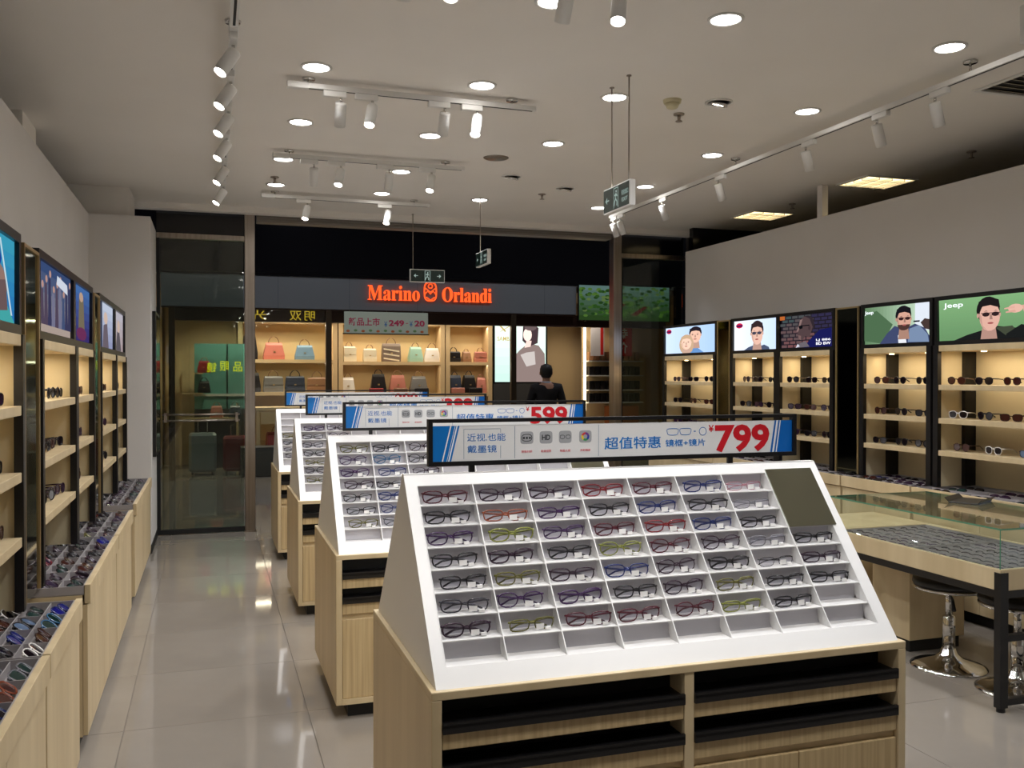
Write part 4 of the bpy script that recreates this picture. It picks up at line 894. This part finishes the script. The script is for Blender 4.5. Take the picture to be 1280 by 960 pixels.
BAGS = [ # x, z, w, h, colour, label, kind
 (.66, 1.86, .26, .42, 'black', 'tall black backpack style bag beside the steel column', 1), (1.08, 1.86, .36, .30, 'coral', 'coral pink handbag on the upper shelf right of the black bag', 1), (1.62, 1.86, .34, .26, 'lightblue', 'light blue handbag on the upper left shelf', 1),
 (.95, 1.62 if 0 else 1.86, .0, .0, '', '', 0),
 (2.42, 1.83, .24, .28, 'cream', 'bright cream flap bag beside the dark mullion', 0), (2.80, 1.83, .24, .24, 'cream', 'pale beige flap bag second on the upper shelf', 0), (3.20, 1.83, .34, .34, 'striped', 'diagonally striped brown tote bag on the upper shelf', 2),
 (3.66, 1.83, .26, .28, 'mint', 'mint green tote bag with thin handle on the upper shelf', 1), (3.98, 1.83, .30, .26, 'white', 'white winged handbag on the upper shelf', 1), (4.40, 1.83, .25, .20, 'black', 'black flap bag under the warm lamp, upper right shelf', 0), (4.65, 1.83, .17, .20, 'tan', 'small tan bag beside the black flap bag', 1), (4.93, 1.83, .24, .20, 'rose', 'rose box bag at the right end of the upper shelf', 0),
 (.72, 1.28, .24, .34, 'black', 'black bag at the left end of the lower shelf', 1), (1.07, 1.28, .34, .28, 'grey', 'grey woven box bag tilted on the lower shelf', 0), (1.45, 1.28, .34, .28, 'navy', 'dark navy box bag on the lower shelf', 0), (1.84, 1.28, .34, .26, 'tan', 'dark tan handbag on the lower left shelf', 0),
 (2.40, 1.24, .24, .30, 'white', 'white and black small bag behind the mullion, lower shelf', 1), (2.96, 1.24, .28, .36, 'black', 'black backpack with red lower pocket', 1), (3.32, 1.24, .30, .34, 'rose', 'rounded rose backpack on the lower shelf', 1), (3.72, 1.24, .32, .32, 'grey', 'rounded grey backpack on the lower shelf', 1),
 (4.42, 1.24, .22, .34, 'navy', 'slim navy tote bag on the lower right shelf', 2), (4.62 + .04, 1.24, .0, .0, '', '', 0), (4.70, 1.24, .26, .34, 'black', 'black tote bag with tall handles, lower right shelf', 1), (4.94, 1.24, .19, .30, 'pink', 'dusty pink tote bag, lower right shelf', 1)]
for x, z, w, h, c, lab, kd in BAGS:
    if w: bag(x, z, w, h, c, lab, kd)
for q, (x, c) in enumerate(((2.90, 'red'), (3.35, 'tan'), (3.75, 'black'), (4.45, 'rose'), (4.80, 'black'))):
    t = tag(part('wallet', M().bev(-.13, .13, -.03, .03, 0, .10, .01), BM[c], None, (x, 16.86, 1.241)), f'{c} wallet standing in front of the bags, {ordn(q)} from left on the lower shelf', 'wallet', 'wallets in the shop opposite')
bn = thing('hanging_banner', 'pale banner with pink characters and prices 249 and 20', 'banner', (2.70, YO + .02, 2.25))
part('cloth', M().bev(-.68, .68, -.004, .004, 0, .345, .001), mat('banner print', (196, 208, 190), .7), bn)
for x in (-.6, 0, .6): part('hanging_wire', M().lathe([(.002, .345), (.002, .37)], 6, (x, 0, 0)), steel, bn)
part('bottom_rod', M().tube([(-.70, 0, -.008), (.70, 0, -.008)], .010, 6), mat('bronze mullion', (70, 58, 44), .35, .6), bn)
pinkm = mat('banner magenta', (196, 60, 96), .6)
lettering('新品上市', .50, .13, pinkm, bn, (-.36, -.006, .185), offset=.002); lettering('¥', .05, .09, blue, bn, (-.015, -.006, .15)); lettering('249', .25, .10, pinkm, bn, (.16, -.006, .17), offset=.004)
lettering('-', .04, .01, pinkm, bn, (.33, -.006, .17)); lettering('¥', .05, .09, blue, bn, (.40, -.006, .16)); lettering('20', .17, .10, pinkm, bn, (.54, -.006, .17), offset=.004)
for q in range(11): part('flower_print', M().poly(ell(-.62 + .12 * q, .035 + .01 * (q % 2), .03, .02, 8), -.0058), mat(['banner orange', 'banner green'][q % 2], [(206, 110, 60), (120, 160, 100)][q % 2], .6), bn)
# bright fashion poster
L = grad((176, 206, 196), (214, 232, 216), 7) + [((120, 104, 100), clip([(.42, 0), (.30, .20), (.34, .40), (.50, .55), (.66, .66), (.86, .62), (.98, .48), (1, 0)])), ((172, 164, 160), clip([(.50, .46), (.62, .50), (.78, .52), (.80, .30), (.62, .26)])), ((60, 46, 50), clip([(.55, .94), (.72, 1), (.86, .92), (.84, .66), (.78, .64), (.66, .60), (.54, .70)])), ((232, 204, 194), clip(ell(.64, .80, .085, .11, 14))), ((90, 76, 76), clip(ell(.70, .93, .12, .06, 12))), ((222, 190, 180), clip([(.62, .70), (.72, .70), (.70, .60), (.58, .58)]))]
L += [((170, 150, 90), clip([(.05, .98), (.08, .99), (.22, .86), (.20, .84)])), ((170, 150, 90), clip([(.10, .84), (.12, .86), (.34, .98), (.34, .96)]))]
lb = lightbox('bright lit fashion poster of a woman in the shop opposite', 1.10, 1.20, (5.70, 16.85, 1.42), 0, L, [('SAMBA', .20, .73, .30, .07, (176, 150, 80))], fr=.03, s=1.0)
part('plinth', M().box(-.55, .55, .0, .4, -1.42, -.001), mat('charcoal plinth', (62, 62, 64), .5), lb)
# tree poster and red accents at the right
L = grad((60, 92, 46), (120, 156, 150), 7)
for i in range(160): L.append((random.choice([(60, 104, 44), (84, 128, 52), (104, 148, 66), (48, 84, 40), (120, 150, 84)]), clip(ell(random.random(), random.uniform(.12, .96), .026, .042, 6))))
L += [((110, 40, 38), clip([(.30, .22), (.46, .5), (.50, .46), (.36, .2)])), ((110, 40, 38), clip([(.55, .16), (.70, .42), (.74, .4), (.62, .14)]))]
lightbox('green tree poster on the fascia near the right steel column', 1.75, .62, (6.88, YO - .05, 2.52), 0, L, fr=.01, s=.28)
rb = thing('red_banner', 'narrow red hanging banner with white writing beside the steel column', 'banner', (7.55, 16.2, 1.95)); part('cloth', M().bev(-.2, .2, -.005, .005, 0, .75, .001), mat('banner red', (200, 34, 28), .6), rb); part('hanging_wire', M().lathe([(.003, .75), (.003, 1.05)], 6), steel, rb); lettering('特', .22, .22, tagm, rb, (0, -.007, .42), offset=.002); lettering('价', .22, .22, tagm, rb, (0, -.007, .16), offset=.002)
wb = thing('white_banner', 'narrow white and red hanging banner left of the red one', 'banner', (7.05, 16.25, 1.95)); part('cloth', M().bev(-.14, .14, -.005, .005, 0, .65, .001), mat('banner white', (210, 204, 208), .6), wb); part('hanging_wire', M().lathe([(.003, .65), (.003, 1.05)], 6), steel, wb); part('red_edge', M().box(.06, .12, -.008, -.006, .02, .63), mat('banner red', (200, 34, 28), .6), wb)
rk = thing('hosiery_rack', 'lit rack of dark packed goods at the right of the shop opposite', 'rack', (7.45, 16.4, 0))
part('light_strip', M().box(-.62, -.58, -.02, .02, .9, 2.5), emi('rack strip', (255, 236, 190), 3), rk); part('back_board', M().box(-.57, .6, .22, .25, 0, 2.6), beige, rk)
for k, z in enumerate((1.86, 1.58, 1.30, 1.06)):
    part('shelf', M().box(-.56, .6, -.1, .219, z - .02, z), whitep, rk)
    for q in range(9): tag(part('packed_goods', M().bev(-.05, .05, -.08, .08, 0, .17, .012), BM['black' if k else 'tan'], None, (6.97 + .122 * q, 16.42, z + .001)), f'dark wrapped pack, {ordn(q)} from left on the {ordn(k)} shelf down of the lit rack', 'package', 'dark packs on the lit rack')
part('lower_box', M().box(-.1, .5, -.1, .2, .45, .98), mat('orange carton', (176, 104, 60), .6), rk)
# left part: teal glass panel, glowing letters for the reflected yellow sign, suitcases, red bags
tp = thing('teal_glass_screen', 'teal glass screen behind the door glass in the shop opposite', 'glass screen', (.10, 16.6, 1.0)); part('stand', M().box(-.36, .50, -.03, .03, -1.0, -.001), mat('charcoal plinth', (62, 62, 64), .5), tp); part('pane', M().box(-.36, .16, -.01, .01, 0, 1.12), mat('teal glass', (104, 160, 154), .3), tp); part('pane', M().box(.19, .50, -.01, .01, 0, 1.12), mat('teal glass', (104, 160, 154), .3), tp); part('rail', M().box(-.38, .52, -.03, .03, .22, .26), whitep, tp)
part('post', M().box(.162, .188, -.02, .02, 0, 1.12), mat('teal dark', (30, 56, 54), .3), tp)
yref = emi('yellow sign reflection', (214, 214, 20), 1.1)  # emission stands in for our lit sign mirrored in the shop glass
for s_, x, z, w_, h_, lab in (('镜', .02, 1.70, .14, .15, 'leftmost of the small glowing characters imitating a reflected yellow sign over the teal screen'), ('眼', .20, 1.72, .13, .15, 'middle one of the small glowing characters imitating a reflected yellow sign'), ('品', .40, 1.71, .13, .15, 'rightmost of the small glowing characters imitating a reflected yellow sign')):
    t = thing('reflected_character', lab, 'sign reflection', (x, YO + .0505, z)); lettering(s_, w_, h_, yref, t, (0, 0, 0), mirror_x=True, extrude=.004)
yref2 = emi('dim yellow sign reflection', (176, 150, 40), .6)  # weaker glow, painting more of the same mirrored sign
for s_, x, w_, lab in (('光', .70, .28, 'left dim glowing character imitating a reflected yellow sign on the brown bulkhead'), ('双', 1.28, .18, 'middle dim glowing character imitating a reflected yellow sign on the brown bulkhead'), ('明', 1.50, .16, 'right dim glowing character imitating a reflected yellow sign on the brown bulkhead')):
    t = thing('reflected_character', lab, 'sign reflection', (x, YO + .18, 2.52)); lettering(s_, w_, .15, yref2, t, (0, 0, 0), mirror_x=True, extrude=.004)
def suitcase(x, y, w, h, c, lab):
    t = thing('suitcase', lab, 'suitcase', (x, y, 0), random.uniform(-.2, .2), 'suitcases in the shop opposite')
    part('shell', M().bev(-w / 2, w / 2, -.13, .13, .04, h, .04), c, t)
    for k in range(5): part('rib', M().box(-w / 2 + w / 6 * (k + 1) - .008, -w / 2 + w / 6 * (k + 1) + .008, -.136, -.1305, .09, h - .05), c, t)
    part('handle', M().tube([(-.07, 0, h - .01), (-.07, 0, h + .18), (.07, 0, h + .18), (.07, 0, h - .01)], .008, 6), steel, t)
    for sx in (-1, 1): part('wheel', M().lathe([(.02, 0), (.02, .038)], 10, (sx * (w / 2 - .06), -.07, 0)), blackm, t)
suitcase(-.12, 15.5, .42, .66, mat('silver shell', (150, 156, 160), .3, .3), 'silver ribbed suitcase behind the glass door'); suitcase(.38, 15.5, .38, .60, mat('red shell', (120, 34, 40), .35), 'dark red suitcase beside the silver one')
dt = thing('display_table', 'beige open display table in the left of the shop opposite', 'table', (1.55, 15.85, 0)); bw = mat('shelf board beige', (214, 186, 142), .5)
part('table_top', M().bev(-.85, .9, -.3, .3, 1.0, 1.05, .004), bw, dt)
for x in (-.81, -.2, .3, .86): part('leg', M().box(x - .03, x + .03, -.28, -.22, 0, .999), bw, dt); part('leg', M().box(x - .03, x + .03, .22, .28, 0, .999), bw, dt)
part('drawer_front', M().box(-.77, .82, -.29, -.282, .78, .98), bw, dt); part('lower_shelf', M().box(-.77, .82, -.27, .27, .30, .33), blackm, dt)
for q, (x, c, w_) in enumerate(((1.06, 'red', .34), (1.60, 'black', .3), (2.1, 'black', .34))): bag(x, .331, w_, .30, c, f'{["dark red", "small black", "wide black"][q]} bag on the low shelf of the beige table', 2, 15.85, .3)
tag(part('carton', M().bev(-.14, .14, -.1, .1, 0, .22, .01), mat('yellow green carton', (190, 190, 40), .6), None, (1.42, 15.1, .45)), 'bright yellow-green box low in the shop opposite', 'box')
pl = thing('low_plinth', 'low grey display plinth behind the shopfront glass', 'plinth', (1.15, 15.1, 0)); part('body', M().bev(-.7, .75, -.22, .22, 0, .45, .004), mat('charcoal plinth', (62, 62, 64), .5), pl)
for q, (x, z, c) in enumerate(((-.10, 1.62, 'red'), (-.10, 1.28, 'black'), (.10, .86, 'rose'), (.40, .86, 'navy'))): bag(x, z, .20, .20, c, f'{c} bag hanging at the left wall of the shop opposite, {ordn(q)} from top', 1, 16.4)
pb = thing('peg_shelf', 'narrow ladder shelf of hanging bags at the left wall of the shop opposite', 'shelf', (-.2, 16.56, 0))
part('upright', M().box(-.30, -.26, -.02, .02, 0, 2.0), bw, pb); part('upright', M().box(.62, .66, -.02, .02, 0, 1.1), bw, pb)
for z, xe in ((1.62, .08), (1.28, .08), (.86, .62)): part('board', M().box(-.259, xe, -.26, .02, z - .02, z), bw, pb)
box('peg_board', -.45, .5, 16.50, 16.53, .7, 1.0, bw).update_tag() if 0 else None
wp = thing('wall_cladding', 'plain beige panel wall left of the shelving in the shop opposite', 'wall panel', (-.05, 17.2, 0))
for k in range(3): part('panel', M().bev(-.7 + .4 * k, -.303 + .4 * k, -.02, .02, 0, 2.9, .003), beige, wp)
# shop opposite front glass and inside light
for a, b, lab in ((-.5, 1.73, 'shopfront glass pane left of the banner'), ):
    t = thing('shopfront_glass', lab, 'glass pane', (a, YO + .055, 0)); part('pane', M().box(0, b - a, 0, .01, .02, 2.6), glassc, t)
for q, (x, y) in enumerate(((.3, 16), (1.4, 16.2), (2.6, 16.2), (3.8, 16.2), (4.9, 16.2), (6.6, 16))):
    t = thing('shop_downlight', f'small warm downlight, {ordn(q)} from left in the ceiling of the shop opposite', 'downlight', (x, y, 3.0), group='downlights of the shop opposite')
    part('lamp_face', M().lathe([(.05, -.004), (.05, -.001)], 16), emi('warm face', (255, 226, 180), 8), t)
    light('SPOT', t, (0, 0, -.02), 34 if q else 75, (1, .88, .70), angle=math.radians(140), size=.06)

# ------------------------------------------------------------------ person in the corridor
def person(x, y):
    t = thing('person', 'person in black clothes with pale collar standing with back turned in the corridor', 'person', (x, y, 0), -.25)
    J = {}; V = []; Rr = []; Ed = []
    def v(n, p, r, par=None):
        J[n] = len(V); V.append(p); Rr.append(r)
        if par: Ed.append((J[par], J[n]))
    v('pelvis', (0, 0, .93), (.155, .115)); v('waist', (0, 0, 1.08), (.14, .10), 'pelvis'); v('chest', (0, .01, 1.28), (.165, .115), 'waist'); v('upper', (0, .0, 1.40), (.13, .09), 'chest'); v('neck', (0, .01, 1.48), (.055, .055), 'upper'); v('skull0', (0, .02, 1.55), (.062, .07), 'neck'); v('skull1', (0, .03, 1.63), (.075, .09), 'skull0'); v('crown', (0, .02, 1.70), (.06, .075), 'skull1')
    for s_, n in ((-1, 'l'), (1, 'r')):
        v(n + 'sh', (s_ * .18, 0, 1.40), (.065, .065), 'upper'); v(n + 'el', (s_ * .25, -.02, 1.13), (.048, .048), n + 'sh'); v(n + 'wr', (s_ * .20, .20, 1.05), (.032, .030), n + 'el'); v(n + 'ha', (s_ * .17, .29, 1.07), (.035, .02), n + 'wr')
        for q in range(4): v(n + f'f{q}', (s_ * .17 + (q - 1.5) * .02, .36 - .008 * abs(q - 1.5), 1.07), (.009, .009), n + 'ha'); v(n + f'g{q}', (s_ * .17 + (q - 1.5) * .021, .385, 1.045), (.008, .008), n + f'f{q}')
        v(n + 'th', (s_ * .17 - s_ * .045, .30, 1.09), (.010, .010), n + 'ha'); v(n + 'tt', (s_ * .17 - s_ * .05, .34, 1.10), (.009, .009), n + 'th')
        v(n + 'hip', (s_ * .09, 0, .88), (.10, .105), 'pelvis'); v(n + 'kn', (s_ * .10, .02, .49), (.062, .062), n + 'hip'); v(n + 'an', (s_ * .11, -.02, .09), (.042, .042), n + 'kn'); v(n + 'to', (s_ * .13, .16, .04), (.045, .035), n + 'an')
    def skinned(name, keep, grow, mt, parent):
        idx = [J[k] for k in keep]; mp = {i: n for n, i in enumerate(idx)}
        me = bpy.data.meshes.new(name); me.from_pydata([V[i] for i in idx], [(mp[a], mp[b]) for a, b in Ed if a in mp and b in mp], []); me.materials.append(mt)
        o = put(name, me, None); sk = o.modifiers.new('skin', 'SKIN'); sk.use_smooth_shade = True
        for n, i in enumerate(idx): me.skin_vertices[0].data[n].radius = (Rr[i][0] + grow, Rr[i][1] + grow); 
        me.skin_vertices[0].data[0].use_root = True
        sb = o.modifiers.new('sub', 'SUBSURF'); sb.levels = 1; sb.render_levels = 1
        bpy.context.view_layer.update()
        m2 = bpy.data.meshes.new_from_object(o.evaluated_get(bpy.context.evaluated_depsgraph_get())); m2.polygons.foreach_set('use_smooth', [True] * len(m2.polygons)); m2.materials.clear(); m2.materials.append(mt)
        bpy.data.objects.remove(o); return put(name, m2, parent)
    skinned('body', list(J), 0, mat('skin', (178, 132, 108), .6), t)
    skinned('jacket', ['pelvis', 'waist', 'chest', 'upper', 'neck', 'lsh', 'lel', 'lwr', 'rsh', 'rel', 'rwr'], .014, mat('black cloth', (20, 18, 22), .85), t)
    skinned('trousers', ['pelvis', 'lhip', 'lkn', 'lan', 'rhip', 'rkn', 'ran'], .010, mat('black cloth', (20, 18, 22), .85), t)
    part('hair', M().lathe([(.02, 1.745), (.075, 1.72), (.092, 1.67), (.092, 1.61), (.07, 1.555), (.05, 1.54)][::-1], 18, (0, .008, 0)), mat('black hair', (18, 15, 16), .6), t)
    part('collar', M().tube([(.07 * math.cos(a), .01 + .07 * math.sin(a), 1.475) for a in [2 * PI * i / 12 for i in range(12)]], .016, 6, True), mat('pale collar', (190, 196, 210), .8), t)
    for s_ in (-1, 1):
        part('shoe', M().loft([[(s_ * .13 + a, b, z) for a, b in ((-.045, -.08), (.045, -.08), (.05, .12), (.02, .20), (-.02, .20), (-.05, .12))] for z in (0, .05)] + [[(s_ * .13 + a * .8, b * .8, .085) for a, b in ((-.045, -.08), (.045, -.08), (.05, .05), (.02, .10), (-.02, .10), (-.05, .05))]]), blackm, t)
    for s_ in (-1, 1): part('ear', M().lathe([(.01, -.03), (.018, 0), (.010, .03)], 8, (s_ * .082, .02, 1.61)), mat('skin', (178, 132, 108), .6), t)
    part('nose', M().loft([[(-.014, .10, 1.58), (.014, .10, 1.58), (0, .135, 1.585)], [(-.008, .10, 1.63), (.008, .10, 1.63), (0, .108, 1.63)]]), mat('skin', (178, 132, 108), .6), t)
person(4.62, 12.5)
